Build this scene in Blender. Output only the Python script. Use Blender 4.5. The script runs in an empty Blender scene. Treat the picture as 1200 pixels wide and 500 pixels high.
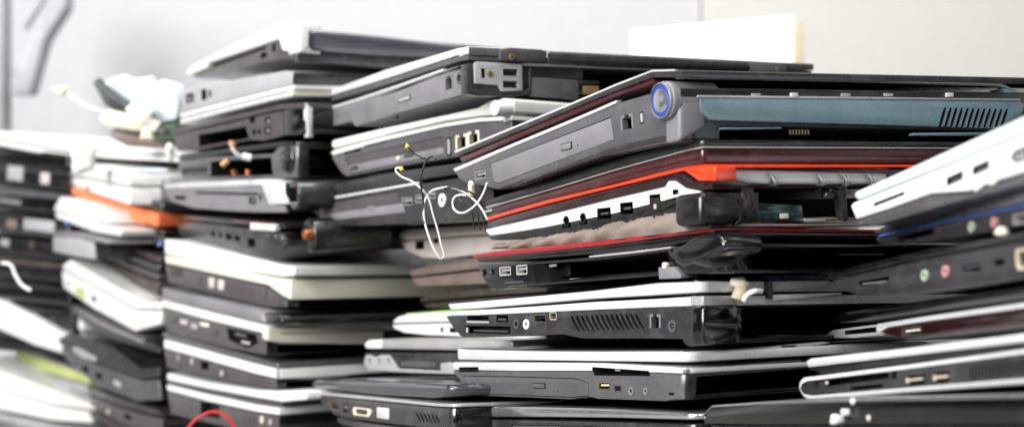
import bpy, bmesh, math, random
from mathutils import Vector, Matrix
random.seed(7)
SC = bpy.context.scene
COL = SC.collection
# ------------------------------------------------------------------ camera
F = 1536.0            # focal length in pixels of the 1200 px wide frame
CAMZ = 1.0
cam_d = bpy.data.cameras.new('camera')
cam = bpy.data.objects.new('camera', cam_d)
COL.objects.link(cam)
cam.location = (0, 0, CAMZ)
cam.rotation_euler = (math.radians(90), 0, 0)
cam_d.sensor_width = 36.0
cam_d.lens = 36.0 * F / 1200.0
cam_d.clip_start = 0.02
cam_d.clip_end = 60
cam_d.dof.use_dof = True
cam_d.dof.focus_distance = 0.86
cam_d.dof.aperture_fstop = 5.5
cam_d.dof.aperture_blades = 0
SC.camera = cam
SC.view_settings.view_transform = 'Standard'
SC.view_settings.look = 'None'
SC.view_settings.exposure = 0.0
SC.view_settings.gamma = 1.0
SC.cycles.max_bounces = 8
SC.cycles.caustics_reflective = False
SC.cycles.caustics_refractive = False
# ------------------------------------------------------------------ lamps and surroundings
W = bpy.data.worlds.new('World')
SC.world = W
W.use_nodes = True
def reflection_world():
    # made-up surroundings: random dark and pale patches added for streaky reflections
    nt = W.node_tree; N = nt.nodes; K = nt.links
    bg = N['Background']
    tc = N.new('ShaderNodeTexCoord')
    mp = N.new('ShaderNodeMapping'); mp.inputs['Scale'].default_value = (2.2, 2.2, 4.5)
    K.new(tc.outputs['Generated'], mp.inputs[0])
    vo = N.new('ShaderNodeTexVoronoi'); vo.distance = 'CHEBYCHEV'; vo.inputs['Scale'].default_value = 1.6
    K.new(mp.outputs[0], vo.inputs['Vector'])
    sp = N.new('ShaderNodeSeparateColor'); K.new(vo.outputs['Color'], sp.inputs[0])
    mr = N.new('ShaderNodeMapRange'); mr.interpolation_type = 'SMOOTHSTEP'
    mr.inputs[1].default_value = 0.60; mr.inputs[2].default_value = 0.75; mr.inputs[3].default_value = 0.045; mr.inputs[4].default_value = 0.72
    K.new(sp.outputs[0], mr.inputs[0])
    cb = N.new('ShaderNodeCombineColor')
    for i in range(3): K.new(mr.outputs[0], cb.inputs[i])
    K.new(cb.outputs[0], bg.inputs[0])
    bg.inputs[1].default_value = 1.0
reflection_world()

def area(name, loc, target, size, power, col=(1, 1, 1), size_y=None):
    d = bpy.data.lights.new(name, 'AREA')
    d.energy = power
    d.color = col
    d.size = size
    if size_y:
        d.shape = 'RECTANGLE'
        d.size_y = size_y
    o = bpy.data.objects.new(name, d)
    COL.objects.link(o)
    o.location = loc
    v = Vector(target) - Vector(loc)
    o.rotation_euler = v.to_track_quat('-Z', 'Y').to_euler()
    return o

area('key_light', (-2.6, -1.2, 2.2), (0.0, 0.9, 0.95), 1.7, 240, (1.0, 0.985, 0.97), 1.7)  # unseen key lamp put in to light the left-facing sides
area('ceiling_panel', (-0.1, 1.15, 2.7), (0.0, 1.1, 0.9), 1.1, 34, (1.0, 0.99, 0.98), 0.7)
area('wall_fill', (0.2, 1.9, 2.9), (0.1, 3.0, 1.2), 2.2, 20, (1.0, 0.99, 0.98), 0.5)  # lamp added only to brighten the back wall
for i, (x, y) in enumerate([(-0.35, 0.15), (0.05, 0.0), (0.5, 0.2)]):
    area('ceiling_spot', (x, y, 2.5), (x * 0.5, 0.9, 0.9), 0.05, 5.0)

# ------------------------------------------------------------------ materials
def lin(c):
    return tuple(((v / 255) / 12.92 if v / 255 <= 0.04045 else ((v / 255 + 0.055) / 1.055) ** 2.4) for v in c)

MATS = {}
def mat(name, rgb, rough=0.4, metal=0.0, dust=0.25, bump=0.15, grain=900.0, coat=0.0, var=0.12,
        dustcol=(168, 162, 155), scratch=0.3, emit=None, spec=0.5):
    m = bpy.data.materials.new(name)
    m.use_nodes = True
    nt = m.node_tree
    N, Lk = nt.nodes, nt.links
    b = N['Principled BSDF']
    tc = N.new('ShaderNodeTexCoord')
    oi = N.new('ShaderNodeObjectInfo')
    add = N.new('ShaderNodeVectorMath'); add.operation = 'MULTIPLY_ADD'
    cmb = N.new('ShaderNodeCombineXYZ')
    Lk.new(oi.outputs['Random'], cmb.inputs[0]); Lk.new(oi.outputs['Random'], cmb.inputs[1])
    Lk.new(cmb.outputs[0], add.inputs[0]); add.inputs[1].default_value = (9, 5, 3)
    Lk.new(tc.outputs['Object'], add.inputs[2])
    def noise(scale, detail=3.0, rgh=0.55, vec=None):
        n = N.new('ShaderNodeTexNoise')
        n.inputs['Scale'].default_value = scale
        n.inputs['Detail'].default_value = detail
        n.inputs['Roughness'].default_value = rgh
        Lk.new(vec or add.outputs[0], n.inputs['Vector'])
        return n.outputs[0]
    def ramp(src, p0, p1, v0=0.0, v1=1.0):
        r = N.new('ShaderNodeMapRange')
        r.inputs[1].default_value = p0; r.inputs[2].default_value = p1
        r.inputs[3].default_value = v0; r.inputs[4].default_value = v1
        Lk.new(src, r.inputs[0])
        return r.outputs[0]
    def mixc(fac, a, bcol):
        mx = N.new('ShaderNodeMix'); mx.data_type = 'RGBA'
        if hasattr(fac, 'is_linked'): Lk.new(fac, mx.inputs[0])
        else: mx.inputs[0].default_value = fac
        for s, i in ((a, 6), (bcol, 7)):
            if isinstance(s, tuple): mx.inputs[i].default_value = s + (1,)
            else: Lk.new(s, mx.inputs[i])
        return mx.outputs[2]
    def math_(op, a, bb):
        mm = N.new('ShaderNodeMath'); mm.operation = op
        for s, i in ((a, 0), (bb, 1)):
            if isinstance(s, (int, float)): mm.inputs[i].default_value = s
            else: Lk.new(s, mm.inputs[i])
        return mm.outputs[0]
    c = lin(rgb)
    dark = tuple(v * (1 - var) for v in c)
    light = tuple(min(1, v * (1 + var)) for v in c)
    col = mixc(ramp(noise(28), 0.3, 0.7), dark, light)
    # dust specks and smudges
    sm = ramp(noise(55, 6, 0.7), 0.50, 0.72)
    sp = ramp(noise(700, 2), 0.62, 0.74)
    du = math_('MULTIPLY', math_('ADD', math_('MULTIPLY', sm, 0.6), math_('MULTIPLY', sp, 0.7)), dust)
    du2 = math_('MINIMUM', du, 1.0)
    col = mixc(du2, col, lin(dustcol))
    # scratches: noise stretched along the body
    sv = N.new('ShaderNodeVectorMath'); sv.operation = 'MULTIPLY'
    sv.inputs[1].default_value = (60, 40, 1500)
    Lk.new(add.outputs[0], sv.inputs[0])
    sc = ramp(noise(1.0, 2, 0.5, sv.outputs[0]), 0.66, 0.74)
    sc = math_('MULTIPLY', sc, scratch * 0.5)
    col = mixc(sc, col, tuple(min(1, v * 1.6 + 0.05) for v in c))
    Lk.new(col, b.inputs['Base Color'])
    rr = math_('ADD', ramp(noise(90, 5), 0.3, 0.7, rough * 0.75, min(1, rough * 1.3)), math_('MULTIPLY', du2, 0.5))
    rr = math_('ADD', rr, math_('MULTIPLY', sc, 0.4))
    Lk.new(rr, b.inputs['Roughness'])
    b.inputs['Metallic'].default_value = metal
    b.inputs['Specular IOR Level'].default_value = spec
    b.inputs['Coat Weight'].default_value = coat
    b.inputs['Coat Roughness'].default_value = 0.06
    bp = N.new('ShaderNodeBump')
    bp.inputs['Strength'].default_value = bump
    bp.inputs['Distance'].default_value = 0.0006
    hsum = math_('ADD', math_('MULTIPLY', noise(grain, 2), 0.35), math_('MULTIPLY', noise(35, 2), 1.2))
    Lk.new(hsum, bp.inputs['Height'])
    Lk.new(bp.outputs[0], b.inputs['Normal'])
    if emit:
        b.inputs['Emission Color'].default_value = lin(emit[0]) + (1,)
        b.inputs['Emission Strength'].default_value = emit[1]
    MATS[name] = m
    return m

mat('void', (9, 9, 10), 0.8, dust=0.02, bump=0, scratch=0)
mat('black', (17, 17, 19), 0.30, dust=0.10, coat=0.3)
mat('gloss_black', (11, 11, 13), 0.14, dust=0.06, bump=0.0, coat=0.6)
mat('charcoal', (43, 42, 45), 0.28, dust=0.16, coat=0.25)
mat('slate', (80, 79, 83), 0.28, dust=0.14, coat=0.15)
mat('mid_grey', (118, 116, 121), 0.40, dust=0.14)
mat('mauve', (72, 67, 70), 0.38, dust=0.16, coat=0.15)
mat('light_grey', (158, 158, 162), 0.42, dust=0.12)
mat('silver', (208, 208, 210), 0.30, metal=0.15, dust=0.02, bump=0.04, scratch=0.05, var=0.04)
mat('silver_dull', (176, 174, 174), 0.34, metal=0.3, dust=0.08, scratch=0.15)
mat('chrome', (215, 215, 218), 0.18, metal=0.9, dust=0.05, bump=0.04)
mat('white', (218, 218, 216), 0.34, dust=0.05, bump=0.05, scratch=0.1, var=0.03)
mat('pearl', (206, 220, 228), 0.18, dust=0.03, bump=0.03, scratch=0.1, var=0.03, coat=0.5)
mat('cream', (212, 210, 194), 0.36, dust=0.08, bump=0.05, scratch=0.1, var=0.04)
mat('pale_grey', (206, 205, 201), 0.34, dust=0.06, bump=0.05, scratch=0.1, var=0.04)
mat('cream_grey', (150, 148, 136), 0.42, dust=0.12)
mat('gloss_grey', (62, 63, 70), 0.16, dust=0.08, coat=0.6, bump=0.0)
mat('maroon', (64, 20, 24), 0.22, dust=0.08, coat=0.3)
mat('dark_maroon', (38, 16, 20), 0.18, dust=0.06, coat=0.4)
mat('red_gloss', (150, 18, 26), 0.16, dust=0.10, coat=0.7, bump=0.05)
mat('orange', (226, 62, 22), 0.24, dust=0.04, coat=0.5, bump=0.04)
mat('orange_pale', (240, 120, 70), 0.4, dust=0.04)
mat('teal', (98, 120, 129), 0.26, dust=0.14, coat=0.3)
mat('teal_glass', (40, 66, 68), 0.12, dust=0.12, coat=0.5)
mat('navy', (30, 40, 78), 0.25, dust=0.08)
mat('blue_line', (70, 100, 170), 0.25, dust=0.05)
mat('blue_led', (44, 72, 160), 0.3, dust=0, emit=((30, 80, 235), 0.03))
mat('gold', (172, 146, 92), 0.3, metal=0.8, dust=0.08)
mat('brass', (128, 116, 94), 0.35, metal=0.6, dust=0.1)
mat('tan_plastic', (186, 176, 150), 0.5, dust=0.1)
mat('ivory', (228, 220, 196), 0.5, dust=0.05)
mat('jack_green', (150, 166, 142), 0.45, dust=0.05)
mat('jack_pink', (186, 134, 136), 0.45, dust=0.05)
mat('jack_white', (225, 225, 228), 0.35, dust=0.03)
mat('jack_dark', (70, 68, 74), 0.35, dust=0.1)
mat('pink_silver', (208, 198, 194), 0.34, metal=0.2, dust=0.12)
mat('brown', (116, 101, 95), 0.35, dust=0.2)
mat('dark_brown', (62, 53, 52), 0.35, dust=0.15)
mat('lime', (176, 184, 118), 0.5, dust=0.04)
mat('green_edge', (150, 210, 90), 0.4, dust=0.02)
mat('foam', (128, 116, 108), 0.9, dust=0.4, var=0.35, bump=1.0, grain=260, spec=0.2)
mat('foil', (190, 190, 195), 0.28, metal=0.85, dust=0.05, bump=0.8)
mat('styrofoam', (236, 234, 230), 0.85, dust=0.04, bump=0.5, grain=400)
mat('wire_white', (226, 226, 226), 0.4, dust=0.04, bump=0)
mat('wire_black', (16, 16, 16), 0.4, dust=0.04, bump=0)
mat('wire_red', (196, 24, 36), 0.4, dust=0.02, bump=0)
mat('wire_orange', (190, 146, 96), 0.4, dust=0.02, bump=0)
mat('yellow', (236, 206, 70), 0.4, dust=0.02, bump=0)
mat('copper', (176, 104, 62), 0.35, metal=0.8, dust=0.05)
mat('pcb', (56, 84, 60), 0.45, dust=0.2)
mat('pcb_chip', (40, 42, 44), 0.4, dust=0.1)
mat('label_paper', (205, 203, 200), 0.6, dust=0.1)
mat('wall_cool', (193, 194, 197), 0.85, dust=0.05, bump=0.1, grain=60, scratch=0, var=0.02)
mat('wall_warm', (201, 198, 194), 0.85, dust=0.05, bump=0.1, grain=60, scratch=0, var=0.02)
mat('board_white', (246, 246, 244), 0.7, dust=0.02, bump=0.05, scratch=0, var=0.01)
mat('wall_bar', (168, 168, 176), 0.5, dust=0.05)
mat('table', (120, 118, 116), 0.5, dust=0.15)

# ------------------------------------------------------------------ geometry helpers
def ray(px, py):
    return Vector(((px - 600.0) / F, 1.0, -(py - 250.0) / F))
def PT(px, py, d):
    return ray(px, py) * d + Vector((0, 0, CAMZ))
EYE = Vector((0, 0, CAMZ))

def link_mesh(name, bm, mats, parent=None, angle=35):
    bmesh.ops.recalc_face_normals(bm, faces=bm.faces)
    me = bpy.data.meshes.new(name)
    for f in bm.faces: f.smooth = True
    bm.to_mesh(me); bm.free()
    for m in (mats if isinstance(mats, (list, tuple)) else [mats]):
        me.materials.append(MATS[m])
    try: me.set_sharp_from_angle(angle=math.radians(angle))
    except Exception: pass
    o = bpy.data.objects.new(name, me)
    COL.objects.link(o)
    if parent: o.parent = parent
    return o

def tag(o, label=None, cat=None, group=None, kind=None):
    if label: o['label'] = label
    if cat: o['category'] = cat
    if group: o['group'] = group
    if kind: o['kind'] = kind
    return o

def prism_into(bm, pts0, pts1, mi=0):
    a = [bm.verts.new(p) for p in pts0]
    b = [bm.verts.new(p) for p in pts1]
    fs = [bm.faces.new(a), bm.faces.new(list(reversed(b)))]
    n = len(a)
    for i in range(n):
        j = (i + 1) % n
        fs.append(bm.faces.new((a[j], a[i], b[i], b[j])))
    for f in fs: f.material_index = mi
    return a, b

def box_into(bm, c, s, mi=0):
    x, y, z = c; dx, dy, dz = s[0] / 2, s[1] / 2, s[2] / 2
    prism_into(bm, [Vector((x - dx, y + p, z + q)) for p, q in ((-dy, -dz), (dy, -dz), (dy, dz), (-dy, dz))],
               [Vector((x + dx, y + p, z + q)) for p, q in ((-dy, -dz), (dy, -dz), (dy, dz), (-dy, dz))], mi)

def bevel_sharp(bm, off, seg=2, deg=25):
    if off <= 0: return
    es = [e for e in bm.edges if len(e.link_faces) == 2 and e.calc_face_angle(0) > math.radians(deg)]
    bmesh.ops.bevel(bm, geom=es, offset=off, segments=seg, profile=0.5, affect='EDGES', clamp_overlap=True)

def tube(name, pts, r, m, parent=None, res=6):
    cu = bpy.data.curves.new(name, 'CURVE')
    cu.dimensions = '3D'
    cu.bevel_depth = r; cu.bevel_resolution = 3; cu.resolution_u = 8
    sp = cu.splines.new('BEZIER')
    sp.bezier_points.add(len(pts) - 1)
    for q, p in zip(sp.bezier_points, pts):
        q.co = p; q.handle_left_type = 'AUTO'; q.handle_right_type = 'AUTO'
    cu.use_fill_caps = True
    cu.materials.append(MATS[m])
    tmp = bpy.data.objects.new(name, cu)
    COL.objects.link(tmp)
    bpy.context.view_layer.update()
    me = bpy.data.meshes.new_from_object(tmp.evaluated_get(bpy.context.evaluated_depsgraph_get()))
    bpy.data.objects.remove(tmp); bpy.data.curves.remove(cu)
    me.name = name
    me.materials.clear(); me.materials.append(MATS[m])
    for p in me.polygons: p.use_smooth = True
    o = bpy.data.objects.new(name, me)
    COL.objects.link(o)
    if parent: o.parent = parent
    return o

CHECK = []
REAR_SHADE = {'mauve': 'gloss_black', 'slate': 'black', 'mid_grey': 'black', 'charcoal': 'gloss_black', 'light_grey': 'charcoal'}  # darker rear-facing materials, putting the shade on laptop backs into colour
GROUP = 'used laptops piled up in stacks'
class Lap:
    """A laptop whose left side runs from its near corner C away to L; its rear runs from C away to R."""
    def __init__(s, label, D, C, L, R=None, La=0.255, Lb=0.34, name='laptop', cat='laptop', group=GROUP):
        Cw = ray(*C) * D
        rl = ray(*L)
        A = rl.dot(rl); B = -2 * rl.dot(Cw); Q = Cw.dot(Cw) - La * La
        disc = B * B - 4 * A * Q
        t = (-B + math.sqrt(disc)) / (2 * A) if disc > 0 else -B / (2 * A)
        a = (rl * t - Cw)
        s.La = a.length
        a.normalize()
        if R is None:
            b = Vector((a.y, -a.x, 0)).normalized()
        else:
            rr = ray(*R)
            tt = Cw.dot(a) / rr.dot(a)
            b = (rr * tt - Cw)
            s.Rw = b.length
            b.normalize()
        n = b.cross(a).normalized()
        s.Lb = Lb
        s.o = Cw + EYE
        s.M = Matrix(((b.x, a.x, n.x, s.o.x), (b.y, a.y, n.y, s.o.y), (b.z, a.z, n.z, s.o.z), (0, 0, 0, 1)))
        s.Mi = s.M.inverted()
        s.root = bpy.data.objects.new(name, None)
        s.root.empty_display_size = 0.02
        COL.objects.link(s.root)
        s.root.matrix_world = s.M
        tag(s.root, label, cat, group)
        s.parts = []
        CHECK.append((label[:40], 'yaw %.0f' % math.degrees(math.atan2(-a.x, a.y)), 'tilt %.1f' % math.degrees(math.acos(max(-1, min(1, n.z)))),
                      'pitch %.1f' % math.degrees(math.asin(a.z)), 'roll %.1f' % math.degrees(math.asin(b.z)), 'La %.3f' % s.La, 'farD %.2f' % (rl.y * t), 'disc' if disc <= 0 else ''))
    def pa(s, px, py, d=0.0):
        o = s.Mi @ EYE; r = (s.Mi.to_3x3() @ ray(px, py))
        k = (d - o.x) / r.x
        q = o + r * k
        return q.y, q.z
    def pb(s, px, py, d=0.0):
        o = s.Mi @ EYE; r = (s.Mi.to_3x3() @ ray(px, py))
        k = (d - o.y) / r.y
        q = o + r * k
        return q.x, q.z
    def uv(s, face, px, py, d=0.0):
        return s.pa(px, py, d) if face == 'a' else s.pb(px, py, d)
    def p3(s, face, u, v, d):
        return Vector((d, u, v)) if face == 'a' else Vector((u, d, v))
    def solid(s, name, m, poly, face='a', d0=0.0, d1=None, bev=0.0009, rc=0.0, rl=0.0, parent=None, seg=2, dd=None, label=None, rear=None):
        """Side profile traced on one face and carried through the body's width."""
        if d1 is None: d1 = s.Lb if face == 'a' else 0.004
        pts = [s.uv(face, x, y, d0 if dd is None else dd) for x, y in poly]
        bm = bmesh.new()
        a, b = prism_into(bm, [s.p3(face, u, v, d0) for u, v in pts], [s.p3(face, u, v, d1) for u, v in pts])
        if rc > 0 or rl > 0:
            us = [u for u, v in pts]
            for rad, test in ((rc, lambda u: u < min(us) + 0.006), (rl, lambda u: u > max(us) - 0.006)):
                if rad <= 0: continue
                es = []
                for ring in (a, b):
                    for i in range(len(ring)):
                        if not ring[i].is_valid: continue
                        v0, v1 = ring[i], ring[(i + 1) % len(ring)]
                        if not v1.is_valid: continue
                        k = 1 if face == 'a' else 0
                        if test(v0.co[k]) and test(v1.co[k]):
                            e = bm.edges.get((v0, v1))
                            if e and abs((v0.co - v1.co).normalized().z) > 0.6: es.append(e)
                if es:
                    bmesh.ops.bevel(bm, geom=es, offset=rad, segments=5, profile=0.5, affect='EDGES', clamp_overlap=True)
        bmesh.ops.recalc_face_normals(bm, faces=bm.faces)
        bevel_sharp(bm, bev, seg)
        rear_m = rear or (REAR_SHADE.get(m) if (name == 'base' and face == 'a') else None)
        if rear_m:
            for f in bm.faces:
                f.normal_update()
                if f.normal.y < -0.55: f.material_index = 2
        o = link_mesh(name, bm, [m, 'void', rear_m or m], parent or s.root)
        if label: o['label'] = label
        o_cut = dict(o=o, cuts=[])
        s.parts.append(o_cut)
        return o_cut
    # -------- cuts into a solid
    def cut(s, host, poly_uv, face, depth, d0=0.0):
        host['cuts'].append(([s.p3(face, u, v, d0 - 0.006) for u, v in poly_uv], [s.p3(face, u, v, d0 + depth) for u, v in poly_uv]))
    def cutpx(s, host, poly, face='a', depth=0.01, d0=0.0):
        s.cut(host, [s.uv(face, x, y, d0) for x, y in poly], face, depth, d0)
    def rect(s, face, cx, cy, w, h, d=0.0):
        u, v = s.uv(face, cx, cy, d)
        ua, _ = s.uv(face, cx - w / 2, cy, d); ub, _ = s.uv(face, cx + w / 2, cy, d)
        _, va = s.uv(face, cx, cy - h / 2, d); _, vb = s.uv(face, cx, cy + h / 2, d)
        return u, v, abs(ua - ub) / 2, abs(va - vb) / 2
    def part(s, name, bm, m, parent=None):
        return link_mesh(name, bm, m, parent or s.root)
    def box(s, bm, face, u, v, hu, hv, d0, d1, mi=0):
        q = [(u - hu, v - hv), (u + hu, v - hv), (u + hu, v + hv), (u - hu, v + hv)]
        prism_into(bm, [s.p3(face, a, b, d0) for a, b in q], [s.p3(face, a, b, d1) for a, b in q], mi)
    def usb(s, host, cx, cy, w, h, face='a', d=0.0, rim='silver_dull', tongue='black', name='usb_port', flip=1):
        u, v, hu, hv = s.rect(face, cx, cy, w, h, d)
        s.cut(host, [(u - hu, v - hv), (u + hu, v - hv), (u + hu, v + hv), (u - hu, v + hv)], face, 0.011, d)
        bm = bmesh.new(); t = min(0.0006, hv * 0.2)
        for du, dv, wu, wv in ((0, hv - t / 2, hu, t / 2), (0, -hv + t / 2, hu, t / 2), (hu - t / 2, 0, t / 2, hv), (-hu + t / 2, 0, t / 2, hv)):
            s.box(bm, face, u + du, v + dv, wu, wv, d - 0.0002, d + 0.006)
        s.box(bm, face, u, v + hv * 0.25 * flip, hu * 0.72, hv * 0.2, d + 0.0008, d + 0.010, 1)
        s.part(name, bm, [rim, tongue])
    def slot(s, host, cx, cy, w, h, face='a', d=0.0, depth=0.012):
        u, v, hu, hv = s.rect(face, cx, cy, w, h, d)
        s.cut(host, [(u - hu, v - hv), (u + hu, v - hv), (u + hu, v + hv), (u - hu, v + hv)], face, depth, d)
        return u, v, hu, hv
    def rj(s, host, cx, cy, w, h, face='a', d=0.0, rim=None, name='network_port'):
        u, v, hu, hv = s.slot(host, cx, cy, w, h, face, d)
        bm = bmesh.new()
        for k in range(5):
            s.box(bm, face, u + (k - 2) * hu * 0.3, v + hv * 0.7, hu * 0.06, hv * 0.12, d + 0.003, d + 0.009, 1)
        t = hu * 0.16
        for du, dv, wu, wv in ((-hu, 0, t, hv), (hu, 0, t, hv), (-hu * 0.72, hv * 0.85, hu * 0.3, hv * 0.2), (hu * 0.72, hv * 0.85, hu * 0.3, hv * 0.2)):
            s.box(bm, face, u + du, v + dv, wu, wv, d - 0.0003, d + 0.004, 0)
        s.part(name, bm, [rim or 'charcoal', 'gold'])
    def jack(s, host, cx, cy, h, face='a', d=0.0, ring='jack_dark', name='audio_jack', hole=0.5, proud=0.0005, seg=20):
        u, v, _, r = s.rect(face, cx, cy, h, h, d)
        cs = [(math.cos(2 * math.pi * i / seg), math.sin(2 * math.pi * i / seg)) for i in range(seg)]
        ri = r * hole
        if host: s.cut(host, [(u + c * r * 0.8, v + q * r * 0.8) for c, q in cs], face, 0.010, d)
        bm = bmesh.new()
        prof = [(ri, 0.004), (ri, -proud), (ri + (r - ri) * 0.3, -proud * 1.5), (r * 0.97, -proud * 1.2), (r, 0.0), (r, 0.002)]
        rings = [[bm.verts.new(s.p3(face, u + c * rr, v + q * rr, d + dd)) for c, q in cs] for rr, dd in prof]
        for k in range(len(prof) - 1):
            for i in range(seg):
                j = (i + 1) % seg
                bm.faces.new((rings[k][i], rings[k][j], rings[k + 1][j], rings[k + 1][i]))
        s.part(name, bm, ring)
    def disc(s, cx, cy, h, m, face='a', d=0.0, proud=0.001, depth=0.002, name='screw', bev=0.0003, sq=1.0, parent=None):
        u, v, _, r = s.rect(face, cx, cy, h, h, d)
        q = [(u + math.cos(2 * math.pi * i / 24) * r * sq, v + math.sin(2 * math.pi * i / 24) * r) for i in range(24)]
        bm = bmesh.new()
        prism_into(bm, [s.p3(face, a, b, d - proud) for a, b in q], [s.p3(face, a, b, d + depth) for a, b in q])
        bmesh.ops.recalc_face_normals(bm, faces=bm.faces)
        bevel_sharp(bm, bev, 2, 50)
        return s.part(name, bm, m, parent)
    def panel(s, host, poly, m, face='a', d=0.0, gap=0.0006, name='drive_bay', proud=0.0002):
        q = [s.uv(face, x, y, d) for x, y in poly]
        s.cut(host, q, face, 0.0016, d)
        cu = sum(u for u, v in q) / len(q); cv = sum(v for u, v in q) / len(q)
        hw = max(abs(u - cu) for u, v in q); hh = max(abs(v - cv) for u, v in q)
        ins = [(cu + (u - cu) * (1 - gap / hw), cv + (v - cv) * (1 - gap / hh)) for u, v in q]
        bm = bmesh.new()
        prism_into(bm, [s.p3(face, a, b, d - proud) for a, b in ins], [s.p3(face, a, b, d + 0.0014) for a, b in ins])
        bmesh.ops.recalc_face_normals(bm, faces=bm.faces)
        bevel_sharp(bm, 0.0003, 2)
        return s.part(name, bm, m)
    def plate(s, cx, cy, w, h, m, face='a', d=0.0, proud=0.0005, depth=0.001, name='button', bev=0.0003, parent=None):
        u, v, hu, hv = s.rect(face, cx, cy, w, h, d)
        bm = bmesh.new()
        s.box(bm, face, u, v, hu, hv, d - proud, d + depth)
        bmesh.ops.recalc_face_normals(bm, faces=bm.faces)
        bevel_sharp(bm, min(bev, hv * 0.4, hu * 0.4), 2)
        return s.part(name, bm, m, parent)
    def eject(s, cx, cy, w, h, host_part, m='slate', d=0.0, face='a'):
        s.plate(cx, cy, w, h, 'void', face, d, 0.00035, 0.0005, 'button_gap', parent=host_part)
        s.plate(cx, cy, w - 2, h - 2, m, face, d, 0.0008, 0.001, 'eject_button', parent=host_part)
    def vga(s, host, cx, cy, w, h, face='a', d=0.0, shell='ivory', name='video_port'):
        u, v, hu, hv = s.rect(face, cx, cy, w, h, d)
        bm = bmesh.new()
        def dshape(k): return [(u - hu * 0.85 * k, v - hv * k), (u + hu * 0.85 * k, v - hv * k), (u + hu * k, v - hv * .4 * k), (u + hu * k, v + hv * k * .5), (u + hu * .9 * k, v + hv * k), (u - hu * .9 * k, v + hv * k), (u - hu * k, v + hv * k * .5), (u - hu * k, v - hv * .4 * k)]
        o_, i_ = dshape(1.0), dshape(0.72)
        n = len(o_)
        for (pd, mi) in ((-0.0012, 0),):
            vo = [bm.verts.new(s.p3(face, a, b, d + pd)) for a, b in o_]
            vi = [bm.verts.new(s.p3(face, a, b, d + pd)) for a, b in i_]
            wo = [bm.verts.new(s.p3(face, a, b, d + 0.002)) for a, b in o_]
            wi = [bm.verts.new(s.p3(face, a, b, d + 0.0005)) for a, b in i_]
            for i in range(n):
                j = (i + 1) % n
                bm.faces.new((vo[i], vo[j], vi[j], vi[i])); bm.faces.new((vo[i], wo[i], wo[j], vo[j])); bm.faces.new((vi[i], vi[j], wi[j], wi[i]))
            f = bm.faces.new(wi); f.material_index = 1
        s.part(name, bm, [shell, 'pcb_chip'])
    def vent(s, host, x0, x1, n, ytop, ybot, slant=0.0, face='a', d=0.0, fill=0.5, depth=0.009, curve=0.0):
        """ytop/ybot are (y at x0, y at x1)."""
        for k in range(n):
            f = (k + 0.5) / n
            cx = x0 + (x1 - x0) * f
            yt = ytop[0] + (ytop[1] - ytop[0]) * f; yb = ybot[0] + (ybot[1] - ybot[0]) * f
            w = (x1 - x0) / n * fill / 2
            rows = [0, 0.25, 0.5, 0.75, 1.0]
            lft, rgt = [], []
            for g in rows:
                off = slant * (g - 0.5) + curve * (g * g - 0.33)
                ww = w * (0.6 if g in (0, 1.0) else 1)
                lft.append((cx + off - ww, yt + (yb - yt) * g)); rgt.append((cx + off + ww, yt + (yb - yt) * g))
            s.cutpx(host, lft + rgt[::-1], face, depth, d)
    def barrel(s, x0, y0, r_px, length, m, name='hinge', d_start=0.0, yoff=None, seg=24, face='a', bev=0.0006, host=None):
        """Cylinder whose axis is the hinge line, its end centred on the given spot of the side face."""
        u, v, _, r = s.rect('a', x0, y0, r_px * 2, r_px * 2, d_start)
        bm = bmesh.new()
        q = [(u + math.cos(2 * math.pi * i / seg) * r, v + math.sin(2 * math.pi * i / seg) * r) for i in range(seg)]
        prism_into(bm, [Vector((d_start, a, b)) for a, b in q], [Vector((d_start + length, a, b)) for a, b in q])
        bmesh.ops.recalc_face_normals(bm, faces=bm.faces)
        bevel_sharp(bm, bev, 3, 50)
        o = s.part(name, bm, [m, 'void'])
        h = dict(o=o, cuts=[]); s.parts.append(h)
        return h
    def done(s):
        for h in s.parts:
            if not h['cuts']: continue
            bm = bmesh.new()
            for p0, p1 in h['cuts']:
                prism_into(bm, p0, p1, 1)
            bmesh.ops.recalc_face_normals(bm, faces=bm.faces)
            me = bpy.data.meshes.new('cutter'); bm.to_mesh(me); bm.free()
            me.materials.append(MATS['void']); me.materials.append(MATS['void'])
            co = bpy.data.objects.new('cutter', me); COL.objects.link(co)
            co.matrix_world = s.M
            o = h['o']
            area0 = sum(p.area for p in o.data.polygons)
            okm = None
            for solver, self_ in (('EXACT', False), ('EXACT', True), ('FAST', False)):
                md = o.modifiers.new('b', 'BOOLEAN'); md.operation = 'DIFFERENCE'; md.solver = solver; md.object = co
                if solver == 'EXACT': md.use_self = self_ or h.get('self', False)
                bpy.context.view_layer.update()
                dg = bpy.context.evaluated_depsgraph_get()
                nm = bpy.data.meshes.new_from_object(o.evaluated_get(dg))
                o.modifiers.clear()
                if sum(p.area for p in nm.polygons) > 0.45 * area0:
                    okm = nm
                    break
                bpy.data.meshes.remove(nm)
            if okm:
                old = o.data
                okm.name = old.name; o.data = okm
                bpy.data.meshes.remove(old)
                if solver != 'EXACT' or self_: print('BOOL fallback', s.root['label'][:30], o.name, solver, self_)
            else:
                print('BOOL FAIL', s.root['label'][:30], o.name)
            bpy.data.objects.remove(co); bpy.data.meshes.remove(me)

# ------------------------------------------------------------------ setting
def slab(name, lo, hi, m, parent=None, bev=0):
    bm = bmesh.new()
    box_into(bm, [(lo[i] + hi[i]) / 2 for i in range(3)], [hi[i] - lo[i] for i in range(3)])
    bmesh.ops.recalc_face_normals(bm, faces=bm.faces)
    bevel_sharp(bm, bev)
    return link_mesh(name, bm, m, parent)

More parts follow.
